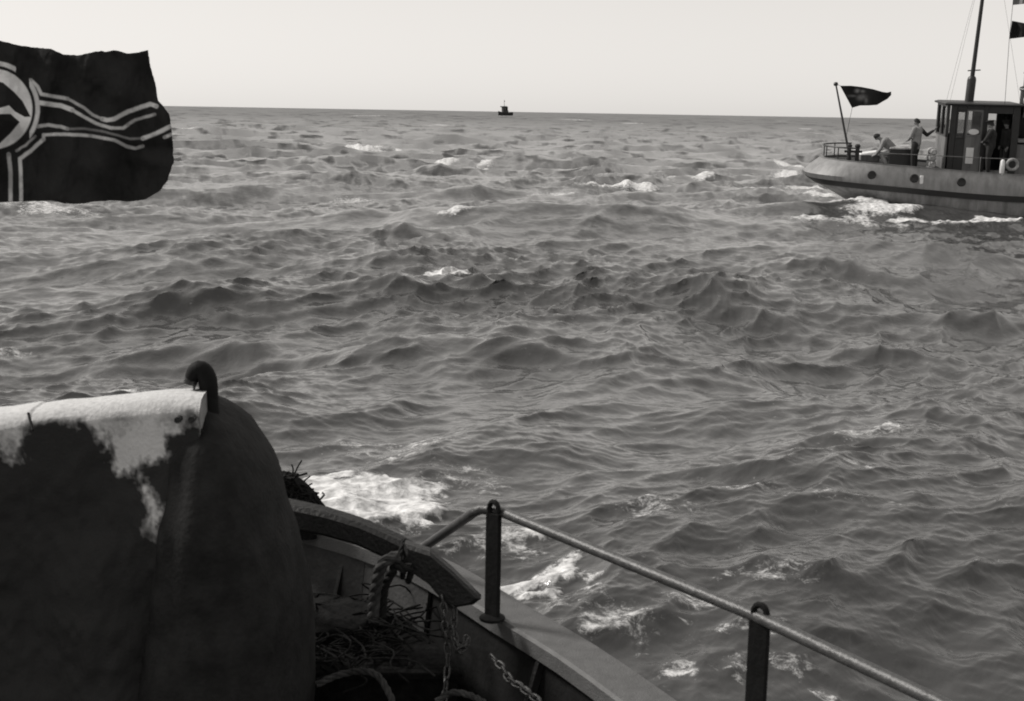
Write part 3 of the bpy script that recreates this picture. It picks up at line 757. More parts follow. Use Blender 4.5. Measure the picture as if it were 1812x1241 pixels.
# chains
_lk = None
def link_mesh():
    global _lk
    if _lk is None:
        m_ = MB(); pts = []
        for j in range(11):
            a = 2*math.pi*j/10
            pts.append((.0125*math.cos(a), 0, .02*math.sin(a) + (.008 if math.sin(a) > 0 else -.008)))
        m_.tube(pts, .0052, 5, False); _lk = m_.mesh("link", True); _lk.materials.append(M_chain)
    return _lk
def chain(label, pts):
    P = smooth_path(pts, .0445); root = thing("chain", label, "chain", tuple(P[0]), "chains hanging at the bulwark")
    for i in range(len(P)-1):
        o = bpy.data.objects.new("link", link_mesh()); COL.objects.link(o); o.parent = root
        d = (P[i+1]-P[i]).normalized()
        R = d.to_track_quat('Z', 'X').to_matrix().to_4x4() @ Matrix.Rotation((i % 2)*math.pi/2 + .4, 4, 'Z')
        o.matrix_local = Matrix.Translation((P[i]+P[i+1])/2 - P[0]) @ R
chain("chain hanging straight down below the anchor fluke", [aty(783, 1058, 5.36), aty(786, 1085, 5.34), aty(788, 1120, 5.33), aty(793, 1160, 5.3), aty(790, 1200, 5.25), aty(786, 1245, 5.2)])
chain("short looped chain just right of the anchor fluke", [aty(806, 1078, 5.38), aty(803, 1110, 5.34), aty(806, 1135, 5.3), aty(814, 1150, 5.28), aty(824, 1142, 5.3), aty(826, 1130, 5.34)])
chain("chain sagging along the bulwark under the grey cap", [aty(868, 1160, 5.1), aty(890, 1183, 5.0), aty(902, 1204, 4.93), aty(920, 1214, 4.88), aty(934, 1226, 4.83), aty(952, 1240, 4.78), aty(975, 1262, 4.7)])
r_ = MB(); r_.rope([aty(560, 1212, 5.05), aty(585, 1200, 5.06), aty(610, 1192, 5.07), aty(640, 1188, 5.08), aty(668, 1196, 5.06), aty(690, 1230, 5.0), aty(700, 1262, 4.95)], .014, 9, 7)
o = r_.build("rope", M_rope, smooth=True); tag(o, "hemp rope end lying in the dark at the bottom left of the chains", "rope")
r_ = MB(); r_.rope([aty(772, 1242, 4.9), aty(800, 1226, 4.92), aty(835, 1232, 4.9), aty(870, 1252, 4.8)], .013, 9, 7)
o = r_.build("rope", M_rope, smooth=True); tag(o, "hemp rope bight below the short looped chain at the bulwark foot", "rope")

# ------------------------------------------------------------------ ensign at our stern
def poly_d(x, y, pts):
    return dist_poly(x, y, pts, False)
def z2p(l): return [(q[0]/3.76, 50+q[1]/3.76) for q in l]
def ensign():
    Yf = 7.45
    root = thing("flag", "large dark wartime ensign with pale disc and striped cross flying at upper left", "flag", tuple(aty(-165, 200, Yf)), None)
    top = [(-165, 52), (-80, 58), (0, 72), (40, 82), (90, 87), (112, 97), (140, 98), (168, 92), (180, 90), (186, 92), (205, 89), (225, 95), (240, 94), (262, 89)]
    bot = [(-165, 356), (0, 358), (90, 355), (115, 360), (140, 361), (165, 357), (200, 355), (230, 357), (258, 353)]
    rgt = [(0, 262), (.08, 264), (.24, 275), (.34, 280), (.37, 287), (.43, 299), (.55, 305), (.75, 307), (.87, 297), (.94, 284), (1, 258)]
    ns, nt_ = 420, 270
    s = np.linspace(0, 1, ns)[:, None]; t = np.linspace(0, 1, nt_)[None, :]
    R_ = np.interp(t, [q[0] for q in rgt], [q[1] for q in rgt])
    xt, xb = -165 + s*(262+165), -165 + s*(258+165)
    px = -165 + (R_+165)*s
    yt = np.interp(xt, [q[0] for q in top], [q[1] for q in top]); yb = np.interp(xb, [q[0] for q in bot], [q[1] for q in bot])
    py = yt*(1-t) + yb*t
    Yd = Yf + .065*np.sin(px/38.+.6*t+.8*np.sin(py/45.)) + .05*(fbm(px, py*.6, 26., 88, 3)-.5) + .045*np.clip((px-150)/100, 0, 1)*np.sin(px/17.+2*t) + .02*np.sin(px/11.+py/40.) + .012*np.sin(px/23.-py/14.) + .10*(px/300.)**2
    py = py + np.where(t < .02, 1.6*(fbm(px, px*0, 5., 89, 3)-.5), 0) + np.where(t > .985, 1.6*(fbm(px, px*0+4, 6., 90, 3)-.5), 0)
    px = px + np.where(s > .994, 3.0*(fbm(py, py*0, 7., 92, 3)-.5), 0)
    Yd = Yd + .05*np.exp(-((py-265)/14.)**2)*np.clip((px-200)/60, 0, 1)
    rx = FWD[0] + RGT[0]*(px-PW/2)/FPX + UPV[0]*(PH/2-py)/FPX
    ry = FWD[1] + RGT[1]*(px-PW/2)/FPX + UPV[1]*(PH/2-py)/FPX
    rz = FWD[2] + RGT[2]*(px-PW/2)/FPX + UPV[2]*(PH/2-py)/FPX
    co = np.stack([rx*Yd/ry, Yd, EYE + rz*Yd/ry], -1).reshape(-1, 3)
    X, Y = px.ravel(), py.ravel()
    # the print on the cloth
    v = np.full(X.shape, .0); wv = fbm(X, Y, 14., 78, 3); shade = fbm(X, Y, 34., 79, 3)
    def line(pts, w, val=1.0, soft=2.2):
        nonlocal v
        P_ = z2p(pts); d = poly_d(X + .8*(wv-.5), Y + 1.6*(wv-.5), P_)
        ends = np.minimum(np.hypot(X-P_[0][0], Y-P_[0][1]), np.hypot(X-P_[-1][0], Y-P_[-1][1]))
        v = np.maximum(v, val*np.clip((w/2/3.76 - d)/soft + .5, 0, 1)*np.clip(.35+ends/9., 0, 1)*(.62+.76*shade))
    line([(205, 345), (250, 390), (275, 440), (360, 455), (450, 470)], 22, .75)
    line([(450, 470), (560, 530), (620, 580), (680, 605)], 18, .4)
    line([(680, 605), (710, 612), (760, 605), (850, 555), (1000, 505), (1040, 520)], 28, .75)
    line([(250, 495), (330, 505), (400, 515), (480, 545)], 30, .95)
    line([(480, 545), (560, 590), (640, 635), (740, 665), (820, 665), (850, 645)], 20, .65)
    line([(850, 640), (900, 612), (960, 592), (1030, 575)], 18, .5)
    line([(250, 655), (320, 645), (400, 655), (450, 670)], 22, .6)
    line([(950, 735), (1040, 700), (1135, 655)], 26, 1.0)
    line([(1095, 725), (1137, 708)], 22, .9)
    line([(290, 745), (290, 710), (420, 705), (600, 715)], 20, .7)
    line([(600, 715), (760, 745), (840, 785), (900, 800), (950, 785)], 20, .62)
    line([(450, 670), (560, 668), (700, 690), (860, 735), (950, 735)], 14, .18)
    line([(290, 740), (200, 820), (132, 868), (138, 960), (142, 1165)], 24, .7)
    line([(235, 720), (170, 780), (110, 815)], 16, .55)
    line([(58, 840), (70, 960), (70, 1165)], 26, .55)
    e = np.hypot((X+12)/69., (Y-193)/71.)
    ring = np.clip((.055 - np.abs(e-1.14))/.03 + .5, 0, 1)*.8 * np.where((X > 52) | ((X < 28) & (Y < 150)), 1, .0)
    v = np.maximum(v, ring)
    disc = np.clip((1-e)/.03 + .5, 0, 1)
    v = np.where(e < 1.06, disc*(.8+.4*shade), v)
    def dark(pts):
        nonlocal v
        P = z2p(pts); ins = inside_poly(X, Y, P); d = dist_poly(X, Y, P)
        v = v*(1-np.clip(np.where(ins, d, -d)/1.6+.5, 0, 1))
    dark([(-30, 350), (20, 362), (95, 425), (150, 485), (205, 590), (165, 592), (100, 556), (60, 515), (-30, 540)])
    dark([(-30, 572), (70, 570), (132, 625), (70, 700), (-30, 795)])
    v = v*(.9+.2*fbm(X, Y, 9., 77, 3))
    base = .15*np.clip((X-75)/10, 0, 1)*0
    idx = np.arange(ns*nt_).reshape(ns, nt_)
    q = np.stack([idx[:-1, :-1], idx[:-1, 1:], idx[1:, 1:], idx[1:, :-1]], -1).reshape(-1, 4)
    me = bpy.data.meshes.new("cloth"); me.from_pydata(co.tolist(), [], q.tolist())
    me.polygons.foreach_set('use_smooth', [True]*len(me.polygons))
    at = me.attributes.new('print', 'FLOAT', 'POINT'); at.data.foreach_set('value', (np.clip(v, 0, 1)**.8).astype(np.float32))
    o = obj("cloth", me, flag_mat("ensign_cloth"), root, root.location)
    sf = o.modifiers.new('thickness', 'SOLIDIFY'); sf.thickness = .003
    rp = MB()
    a, b = Vector(aty(-166, 50, Yf)), Vector(aty(-166, 358, Yf))
    rp.tube([a+Vector((0, 0, .05)), a, b, b-Vector((0, 0, .05))], .008, 6); rp.build("hoist_rope", M_rope, root, root.location, True)
    sx = a.x-.07
    rp = thing("flagstaff", "ensign staff stepped on the stern cap beyond the left edge", "flagstaff", (sx, Yf, CAPZ))
    MB().lathe([(.028, 0), (.026, 1.2), (.02, 2.75)], 12, (sx, Yf, CAPZ-.02)).build("staff", M_board, rp, rp.location, True, 40)
    MB().lathe([(.0, 2.73), (.035, 2.735), (.04, 2.76), (.02, 2.785), (0, 2.79)], 12, (sx, Yf, CAPZ-.02)).build("truck", M_board, rp, rp.location, True)
def flag_mat(nm, lo=.024, hi=.85):
    M = bpy.data.materials.new(nm); M.use_nodes = True; t_ = M.node_tree; b = t_.nodes["Principled BSDF"]
    b.inputs['Roughness'].default_value = .9; b.inputs['Specular IOR Level'].default_value = .15
    a = t_.nodes.new("ShaderNodeAttribute"); a.attribute_name = 'print'
    cr = t_.nodes.new("ShaderNodeValToRGB"); cr.color_ramp.elements[0].color = (lo, lo, lo, 1); cr.color_ramp.elements[1].color = (hi, hi, hi, 1)
    t_.links.new(a.outputs['Fac'], cr.inputs[0]); t_.links.new(cr.outputs[0], b.inputs['Base Color'])
    tc = t_.nodes.new("ShaderNodeTexCoord"); w = t_.nodes.new("ShaderNodeTexNoise"); w.inputs['Scale'].default_value = 60; bp = t_.nodes.new("ShaderNodeBump"); bp.inputs['Strength'].default_value = .3; bp.inputs['Distance'].default_value = .01
    t_.links.new(tc.outputs['Object'], w.inputs['Vector']); t_.links.new(w.outputs['Fac'], bp.inputs['Height']); t_.links.new(bp.outputs[0], b.inputs['Normal'])
    return M
ensign()

# ------------------------------------------------------------------ the motor cutter off the right side
M_hull   = mat("grey_hull_paint", .25, .5, var=.38, scale=4.5, bump=.25, bscale=7, streak=True)
M_strake = mat("black_rubbing_strake", .02, .6, var=.3, scale=4)
M_lower  = mat("weathered_lower_hull", .30, .55, v2=.13, scale=3.5, bump=.2, bscale=9, streak=True)
M_house  = mat("wheelhouse_grey", .17, .55, var=.45, scale=6, bump=.2, streak=True)
M_dark   = mat("dark_varnish", .022, .45, var=.4, scale=5)
M_white  = mat("white_paint", .75, .55, var=.12, scale=6)
M_canv   = mat("pale_canvas", .5, .85, v2=.2, scale=6, bump=.4)
M_brass  = mat("bright_metal", .6, .3, metal=.8, var=.4, scale=8)
M_skin   = mat("skin", .24, .6, var=.15, scale=12)
M_hair   = mat("dark_hair", .012, .7, var=.3, scale=30)
M_navy   = mat("navy_cloth", .018, .85, var=.3, scale=12, bump=.3)
M_shirt  = mat("pale_cloth", .27, .85, var=.25, scale=9, bump=.4)
M_shoe   = mat("black_leather", .015, .5, var=.3)
def glass(nm):
    M = bpy.data.materials.new(nm); M.use_nodes = True; t_ = M.node_tree; t_.nodes.remove(t_.nodes["Principled BSDF"])
    tr = t_.nodes.new("ShaderNodeBsdfTransparent"); tr.inputs[0].default_value = (.82, .82, .82, 1)
    gl = t_.nodes.new("ShaderNodeBsdfGlossy"); gl.inputs['Roughness'].default_value = .04
    n = t_.nodes.new("ShaderNodeTexNoise"); n.inputs['Scale'].default_value = 3
    fr = t_.nodes.new("ShaderNodeFresnel"); fr.inputs[0].default_value = 1.5
    ma = t_.nodes.new("ShaderNodeMath"); ma.operation = 'MULTIPLY_ADD'; ma.inputs[1].default_value = .12; t_.links.new(n.outputs['Fac'], ma.inputs[0]); t_.links.new(fr.outputs[0], ma.inputs[2])
    mx = t_.nodes.new("ShaderNodeMixShader"); t_.links.new(ma.outputs[0], mx.inputs[0]); t_.links.new(tr.outputs[0], mx.inputs[1]); t_.links.new(gl.outputs[0], mx.inputs[2])
    t_.links.new(mx.outputs[0], t_.nodes["Material Output"].inputs['Surface'])
    return M
M_glass = glass("salt_streaked_glass")

YAW, HEEL = math.radians(-8), math.radians(3.0)
_p = aty(1421, 300, 48.2)
CUT_M = Matrix.Translation((_p[0], _p[1], -.02)) @ Matrix.Rotation(YAW, 4, 'Z') @ Matrix.Rotation(HEEL, 4, 'X') @ Matrix.Rotation(math.radians(.6), 4, 'Y')
def cut_thing(name, label, cat, local=(0, 0, 0), rz=0, group=None):
    o = thing(name, label, cat, group=group)
    o.matrix_world = CUT_M @ Matrix.Translation(local) @ Matrix.Rotation(rz, 4, 'Z')
    return o
cutter = cut_thing("cutter", "grey motor cutter with dark wheelhouse and portholes steaming at right", "boat")

def lv(u, a, b):                       # sheer: value at the stern a, amidships b
    w = min(max(u/7.0, 0), 1); w = w*w*(3-2*w); q = a + (b-a)*w
    return q
def hull_ring(x0, half, zs, zm, zb):
    """half outline of one level, stern to bow; near side then far side"""
    pts = []
    for k in range(19):                                     # round stern
        a = math.pi/2 * k/18
        pts.append((x0 + 2.6*(1-math.cos(a)), half*math.sin(a)**.9))
    for u in np.linspace(x0+3.2, 10, 12): pts.append((u, half + .1*math.sin((u-3)/7*3.1)))
    for w in np.linspace(.1, 1, 10): pts.append((10 + 6.6*w, max(half*(1-w**2.2), .02)))
    out = []
    for u, v in pts:
        z = lv(u-x0, zs, zm)
        if u > 9: z += (zb-zm)*((u-9)/7.6)**2
        out.append((u, v, z))
    return [(u, -v, z) for u, v, z in out[::-1]] + out[1:]
TOPL = (.55, 1.82, 1.86, 1.60, 2.5)
KNK  = (.0, 2.02, 1.36, 1.16, 1.8)
B1   = (.12, 2.05, 1.20, .93, 1.5)
B2   = (.42, 2.03, 1.0, .73, 1.25)
WL   = (1.5, 1.95, .42, .12, .1)
KEEL = (3.2, 1.3, -.5, -.7, -.6)
def skin_between(levels, mat_, name, extra=None, smooth=True):
    m_ = MB(); R_ = [hull_ring(*q) for q in levels]
    m_.loft(R_, closed=False, cap=False)
    return m_.build(name, mat_, cutter, None, smooth, 35)
mid = tuple(.5*(a+b) for a, b in zip(TOPL, KNK)); mid = (mid[0]-.06, mid[1]+.03) + mid[2:]
skin_between([TOPL, mid, KNK, B1], M_hull, "hull_side")
skin_between([B2, (1.0, 2.0, .7, .4, .7), WL, KEEL], M_lower, "lower_hull")
o1 = tuple(q for q in B1); 
m_ = MB()
a = hull_ring(*B1); b = hull_ring(*B2)
def outw(r, d):
    res = []
    for i, q in enumerate(r):
        t_ = Vector(r[min(i+1, len(r)-1)]) - Vector(r[max(i-1, 0)]); n = Vector((-t_.y, t_.x, 0)).normalized()
        if n.x*(q[0]-8) + n.y*q[1]*3 < 0: n = -n
        res.append((q[0]+n.x*d, q[1]+n.y*d, q[2]))
    return res
m_.loft([a, outw(a, .05), outw(b, .05), b], closed=False, cap=False)
m_.build("rubbing_strake", M_strake, cutter, None, True, 35)
# bulwark inside, rail on top, deck
ins_ = (.66, 1.73, 1.84, 1.58, 2.48); dk = (.64, 1.76, 1.80, 1.53, 2.2)
m_ = MB(); m_.loft([hull_ring(*ins_), hull_ring(*dk)], closed=False, cap=False); m_.build("bulwark_inside", M_dark, cutter, None, True, 35)
m_ = MB(); t1, t2 = hull_ring(*TOPL), hull_ring(*ins_)
m_.loft([outw(t1, .015), [(x, y, z+.03) for x, y, z in outw(t1, .015)], [(x, y, z+.03) for x, y, z in t2], [(x, y, z-.02) for x, y, z in t2]], closed=False, cap=False); m_.build("gunwale", M_hull, cutter, None, True, 35)
d_ = hull_ring(*dk); h = len(d_)//2
m_ = MB(); m_.add(d_, [(i, i+1, len(d_)-2-i, len(d_)-1-i) for i in range(h)]); m_.build("deck", M_deck, cutter)
# portholes
def side_at(u, zf):
    """point and outward normal on the near side between top (0) and knuckle (1)"""
    R_ = [hull_ring(*TOPL), hull_ring(*mid), hull_ring(*KNK)]
    def at(r):
        s = [q for q in r if q[1] < 0][::-1]
        for p0, p1 in zip(s, s[1:]):
            if p0[0] <= u <= p1[0]:
                w = (u-p0[0])/(p1[0]-p0[0]+1e-9); return Vector(p0).lerp(Vector(p1), w)
    A, B, C = [at(r) for r in R_]
    return (A.lerp(B, zf*2) if zf < .5 else B.lerp(C, zf*2-1)), (C - A)
for u in (2.12, 3.50, 5.02, 7.6, 9.2):
    P, dn = side_at(u, .72); n = Vector((-.02, -1, -dn.y*0+.12)).normalized()
    q = n.to_track_quat('Z', 'Y').to_matrix()
    ringm = MB(); ringm.lathe([(.105, 0), (.145, 0), (.145, .035), (.125, .05), (.105, .035)], 20); ringm.v = [tuple(P + q @ Vector(w)) for w in ringm.v]
    pr = ringm.build("porthole", M_iron, cutter, None, True, 40)
    g = MB(); g.lathe([(0, .012), (.108, .012), (.108, .02), (0, .02)], 20); g.v = [tuple(P + q @ Vector(w)) for w in g.v]
    g.build("pane", M_shoe, pr, None, True, 40)
P, _ = side_at(3.72, .6)
m_ = MB(); m_.box((3.68, P.y-.06, .98), (3.80, P.y+.02, 1.50)); m_.build("fender_board", M_white, cutter, bevel=.02)
# stern rail, posts and wire
for u, v in ((.70, -.55), (1.05, -1.05), (.70, .45), (1.1, .95)):
    m_ = MB(); m_.tube([(u, v, 1.84), (u, v, 2.27)], .02, 8); m_.build("rail_post", M_dark, cutter, None, True)
m_ = MB(); m_.tube(smooth_path([(1.6, -1.3, 2.28), (1.05, -1.05, 2.28), (.70, -.55, 2.28), (.62, 0, 2.28), (.70, .45, 2.28), (1.1, .95, 2.28), (1.7, 1.2, 2.28)], .1), .024, 8); m_.build("stern_rail", M_dark, cutter, None, True)
for u in (4.0, 5.6, 7.4, 9.4):
    P, _ = side_at(u, .0); m_ = MB(); m_.tube([(u, P.y+.04, P.z), (u, P.y+.04, P.z+.52)], .016, 6); m_.build("rail_post", M_house, cutter, None, True)
m_ = MB(); m_.tube([(2.4, -1.74, 2.18), (4.0, -1.78, 2.16), (5.6, -1.82, 2.13), (7.4, -1.85, 2.12), (9.4, -1.85, 2.14)], .014, 6); m_.build("rail_wire", M_house, cutter, None, True)
# wheelhouse: u 4.95..7.3, v -1..1
WU0, WU1, WV, WZ0, WZ1 = 4.98, 7.32, 1.0, 1.50, 3.80
SH = -.42
def wall(name, mt, a, b):
    m_ = MB(); m_.box((a[0]+SH, a[1], a[2]), (b[0]+SH, b[1], b[2])); return m_.build(name, mt, cutter, bevel=.01)
T = .06
def window(u0, u1, z0, z1, v, mt, axis='u'):
    """frame with a pane, standing in the wall"""
    f = MB(); w = .05
    if axis == 'u': u0 += SH; u1 += SH
    else: v += SH
    if axis == 'u':
        for a, b in (((u0, v-.05, z0), (u0+w, v+.05, z1)), ((u1-w, v-.05, z0), (u1, v+.05, z1)), ((u0+w, v-.05, z0), (u1-w, v+.05, z0+w)), ((u0+w, v-.05, z1-w), (u1-w, v+.05, z1))): f.box(a, b)
        p = MB(); p.box((u0+w, v-.006, z0+w), (u1-w, v+.006, z1-w))
    else:
        for a, b in (((v-.05, u0, z0), (v+.05, u0+w, z1)), ((v-.05, u1-w, z0), (v+.05, u1, z1)), ((v-.05, u0+w, z0), (v+.05, u1-w, z0+w)), ((v-.05, u0+w, z1-w), (v+.05, u1-w, z1))): f.box(a, b)
        p = MB(); p.box((v-.006, u0+w, z0+w), (v+.006, u1-w, z1-w))
    o_ = f.build("window", mt, cutter); p.build("pane", M_glass, o_)
# aft wall
wall("aft_wall", M_house, (WU0, -WV, WZ0), (WU0+T, WV, 2.74))
wall("aft_post", M_dark, (WU0-.03, -WV-.05, 2.74), (WU0+.07, -WV+.10, WZ1)); wall("aft_post", M_dark, (WU0-.03, WV-.10, 2.74), (WU0+.07, WV+.05, WZ1))
window(-.90, -.02, 2.74, WZ1-.02, WU0+.03, M_dark, 'v'); window(.02, .90, 2.74, WZ1-.02, WU0+.03, M_dark, 'v')
# near side: door post, door with window, grey panel, open doorway
wall("corner_post", M_dark, (5.09, -WV-.03, WZ0), (5.28, -WV+.05, WZ1))
wall("door", M_dark, (5.285, -WV-.01, WZ0), (5.60, -WV+.04, 2.70))
window(5.285, 5.60, 2.70, 3.62, -WV+.01, M_dark); wall("lintel", M_dark, (5.285, -WV-.01, 3.62), (5.60, -WV+.05, WZ1))
wall("side_panel", M_house, (5.605, -WV-.02, WZ0), (6.14, -WV+.04, 2.78)); wall("lintel", M_dark, (5.605, -WV-.02, 3.66), (6.14, -WV+.04, WZ1))
window(5.605, 6.14, 2.78, 3.66, -WV+.01, M_house)
wall("door_post", M_dark, (6.145, -WV-.03, WZ0), (6.30, -WV+.06, WZ1))
wall("front_post", M_dark, (7.10, -WV-.03, WZ0), (WU1, -WV+.06, WZ1)); wall("lintel", M_dark, (6.305, -WV-.02, 3.55), (7.095, -WV+.05, WZ1))
wall("coaming", M_house, (6.305, -WV-.02, WZ0), (7.095, -WV+.04, 1.66))
# far side and front
wall("far_wall", M_dark, (WU0+.08, WV-.05, WZ0), (WU1, WV, 2.70)); wall("far_post", M_dark, (5.06, WV-.05, 2.7), (5.26, WV, WZ1)); wall("far_post", M_dark, (6.2, WV-.05, 2.7), (6.46, WV, WZ1)); wall("far_post", M_dark, (7.02, WV-.05, 2.7), (WU1, WV, WZ1))
window(5.265, 6.195, 2.70, WZ1-.05, WV-.03, M_dark); window(6.465, 7.015, 2.70, WZ1-.2, WV-.03, M_dark)
wall("front_wall", M_dark, (WU1-.05, -WV+.07, WZ0), (WU1, WV-.06, 2.75)); wall("front_wall_top", M_dark, (WU1-.05, -WV+.07, 3.6), (WU1, WV-.06, WZ1)); window(-.92, .92, 2.75, 3.6, WU1-.02, M_dark, 'v')
m_ = MB(); m_.loft([[(4.86, -1.12, WZ1), (7.44, -1.12, WZ1), (7.44, 1.12, WZ1), (4.86, 1.12, WZ1)], [(4.84, -1.14, WZ1+.05), (7.46, -1.14, WZ1+.05), (7.46, 1.14, WZ1+.05), (4.84, 1.14, WZ1+.05)], [(4.95, -1.0, WZ1+.09), (7.35, -1.0, WZ1+.09), (7.35, 1.0, WZ1+.09), (4.95, 1.0, WZ1+.09)]]); m_.v = [(q[0]+SH, q[1], q[2]) for q in m_.v]
m_.build("roof", M_dark, cutter)
m_ = MB(); m_.loft([[(5.87+SH+.17*math.cos(a), -WV-.05, 2.93+.09*math.sin(a)) for a in np.linspace(0, 6.283, 17)[:-1]], [(5.87+SH+.17*math.cos(a), -WV-.021, 2.93+.10*math.sin(a)) for a in np.linspace(0, 6.283, 17)[:-1]]]); m_.build("lamp_dish", M_white, cutter, None, True, 30)
m_ = MB(); m_.box((5.68+SH, -WV-.05, 1.86), (5.93+SH, -WV-.022, 2.40)); m_.build("notice_board", M_white, cutter, bevel=.01)
# mast with its tabernacle
m_ = MB(); m_.lathe([(.15, 3.88), (.15, 4.62), (.13, 4.70), (.09, 4.74)], 14, (0, 0, 0)); m_.v = [(5.42+x+(z-3.88)*.03, .15+y, z) for x, y, z in m_.v]; m_.build("mast_step", M_dark, cutter, None, True, 40)
m_ = MB(); m_.tube([(5.45+.035*(z-4.7), .15, z) for z in (4.7, 5.2, 6.5, 8.2, 10.5)], [.075, .072, .066, .058, .045], 12); mast = m_.build("mast", M_dark, cutter, None, True)
m_ = MB(); m_.tube([(5.28, .15, 4.92), (5.70, .15, 4.95)], .022, 6); m_.build("cleat", M_dark, mast, None, True)
for pts in (((5.6, .15, 9.4), (4.6, -.95, 3.86)), ((5.6, .15, 9.4), (4.8, .95, 3.86)), ((5.62, .15, 9.8), (6.9, -.9, 3.86))):
    MB().tube(pts, .004, 5).build("stay", M_house, cutter, None, True)
# engine casing and funnel forward of the wheelhouse
wall("engine_casing", M_house, (7.33, -.95, 1.50), (10.4, .95, 2.55))
wall("casing_top", M_hull, (7.335, -1.0, 2.722), (10.45, 1.0, 2.62))
m_ = MB(); m_.lathe([(.43, 2.62), (.43, 4.30), (.47, 4.31), (.47, 4.42), (.43, 4.43), (.36, 4.46), (.36, 4.86), (.39, 4.87), (.39, 4.92), (.32, 4.92), (.32, 4.5), (0, 4.5)], 26, (7.47, -.1, 0)); fn = m_.build("funnel", M_dark, cutter, None, True, 35)
m_ = MB(); m_.lathe([(.475, 4.335), (.485, 4.345), (.485, 4.375), (.475, 4.385)], 26, (7.47, -.1, 0)); m_.build("band", M_brass, fn, None, True, 35)
for (u, v, z) in ((7.14, -.52, 3.88), (7.36, -.62, 3.70)):
    m_ = MB(); m_.lathe([(.03, -.45), (.03, 0), (.07, .02), (.085, .14), (.06, .22), (0, .25)], 12, (u, v, z)); m_.build("whistle", M_brass, fn, None, True, 40)

# ------------------------------------------------------------------ people
from mathutils import kdtree
def person(label, at_, rz, pose, shirt=M_shirt, trous=M_navy, cap=False, capmat=None, sleeve=None, sl0=0):
    """one skinned body, 1.76 m; pose overrides joints (x forward, y left, z up)"""
    J = dict(pel=(0, 0, .95), sp=(0, 0, 1.12), ch=(0, 0, 1.32), nk=(0.01, 0, 1.47), hd=(.03, 0, 1.56),
             lsh=(0, .18, 1.42), lel=(-.01, .24, 1.14), lwr=(.06, .25, .90), lhd=(.09, .24, .82),
             rsh=(0, -.18, 1.42), rel=(-.01, -.24, 1.14), rwr=(.06, -.25, .90), rhd=(.09, -.24, .82),
             lhp=(0, .095, .90), lkn=(.03, .11, .50), lan=(0, .12, .08), lto=(.16, .14, .03),
             rhp=(0, -.095, .90), rkn=(.03, -.11, .50), ran=(0, -.12, .08), rto=(.16, -.14, .03))
    J.update({k: q for k, q in pose.items() if k != '_face'})
    rad = dict(pel=.135, sp=.125, ch=.14, nk=.058, hd=.055, lsh=.065, rsh=.065, lel=.045, rel=.045, lwr=.03, rwr=.03, lhd=.034, rhd=.034,
               lhp=.09, rhp=.09, lkn=.06, rkn=.06, lan=.042, ran=.042, lto=.035, rto=.035)
    part = dict(pel=trous, sp=shirt, ch=shirt, nk=M_skin, hd=M_skin, lsh=shirt, rsh=shirt, lel=shirt, rel=shirt, lwr=shirt, rwr=shirt, lhd=M_skin, rhd=M_skin,
                lhp=trous, rhp=trous, lkn=trous, rkn=trous, lan=trous, ran=trous, lto=M_shoe, rto=M_shoe)
    E = [('pel', 'sp'), ('sp', 'ch'), ('ch', 'nk'), ('nk', 'hd'), ('ch', 'lsh'), ('lsh', 'lel'), ('lel', 'lwr'), ('lwr', 'lhd'), ('ch', 'rsh'), ('rsh', 'rel'), ('rel', 'rwr'), ('rwr', 'rhd'),
         ('pel', 'lhp'), ('lhp', 'lkn'), ('lkn', 'lan'), ('lan', 'lto'), ('pel', 'rhp'), ('rhp', 'rkn'), ('rkn', 'ran'), ('ran', 'rto')]
    rad = {k: r*(1.3 if k not in ('hd', 'nk', 'lhd', 'rhd') else 1.05) for k, r in rad.items()}
    if sleeve:
        for k in ('lel', 'lwr', 'rel', 'rwr')[sl0:]: part[k] = sleeve
    V = {k: Vector(q) for k, q in J.items()}
    for s in 'lr':                                           # four fingers and a thumb from each palm
        w, hnd = V[s+'wr'], V[s+'hd']; d = (hnd-w).normalized()
        side = d.cross(Vector((0, 0, 1)) if abs(d.z) < .8 else Vector((1, 0, 0))).normalized(); pn = d.cross(side)
        for q in range(5):
            if q < 4:
                b = hnd + side*(.027-.018*q) + d*.02; ln = (.062, .07, .066, .05)[q]
                V[f'{s}f{q}a'] = b + d*ln*.5; V[f'{s}f{q}b'] = b + d*ln*.85 + pn*.02
            else:
                V[f'{s}f4a'] = hnd + side*.045; V[f'{s}f4b'] = hnd + side*.062 + d*.035
            rad[f'{s}f{q}a'] = .0105; rad[f'{s}f{q}b'] = .0085; part[f'{s}f{q}a'] = part[f'{s}f{q}b'] = M_skin
            E += [(s+'hd', f'{s}f{q}a'), (f'{s}f{q}a', f'{s}f{q}b')]
    keys = list(V); ix = {k: i for i, k in enumerate(keys)}
    bm = bmesh.new()
    # limbs as tapered capsules with joint balls, fused by a voxel remesh into one skin
    m_ = MB()
    def ball(c, r, sx=1, sy=1, sz=1, n=12):
        rings = []
        for i in range(1, 8):
            th = math.pi*i/8; rings.append([(c[0]+r*sx*math.sin(th)*math.cos(6.2832*k/n), c[1]+r*sy*math.sin(th)*math.sin(6.2832*k/n), c[2]+r*sz*math.cos(th)) for k in range(n)])
        m_.loft(rings)
    for a, b in E:
        ra, rb = rad[a], rad[b]
        if a == 'ch' and b in ('lsh', 'rsh'): ra = .10
        if a == 'pel' and b in ('lhp', 'rhp'): ra = .11
        if b[1] == 'f' and len(b) == 4 and b[3] == 'a': ra = .016
        n = 5; P_ = [V[a].lerp(V[b], k/n) for k in range(n+1)]
        R_ = [ra+(rb-ra)*k/n for k in range(n+1)]
        if b in ('lkn', 'rkn', 'lwr', 'rwr', 'lan', 'ran'): R_ = [r*(1+.10*math.sin(math.pi*k/n)) for k, r in enumerate(R_)]
        m_.tube(P_, R_, 10)
    for k in keys: ball(V[k], rad[k]*(.98))
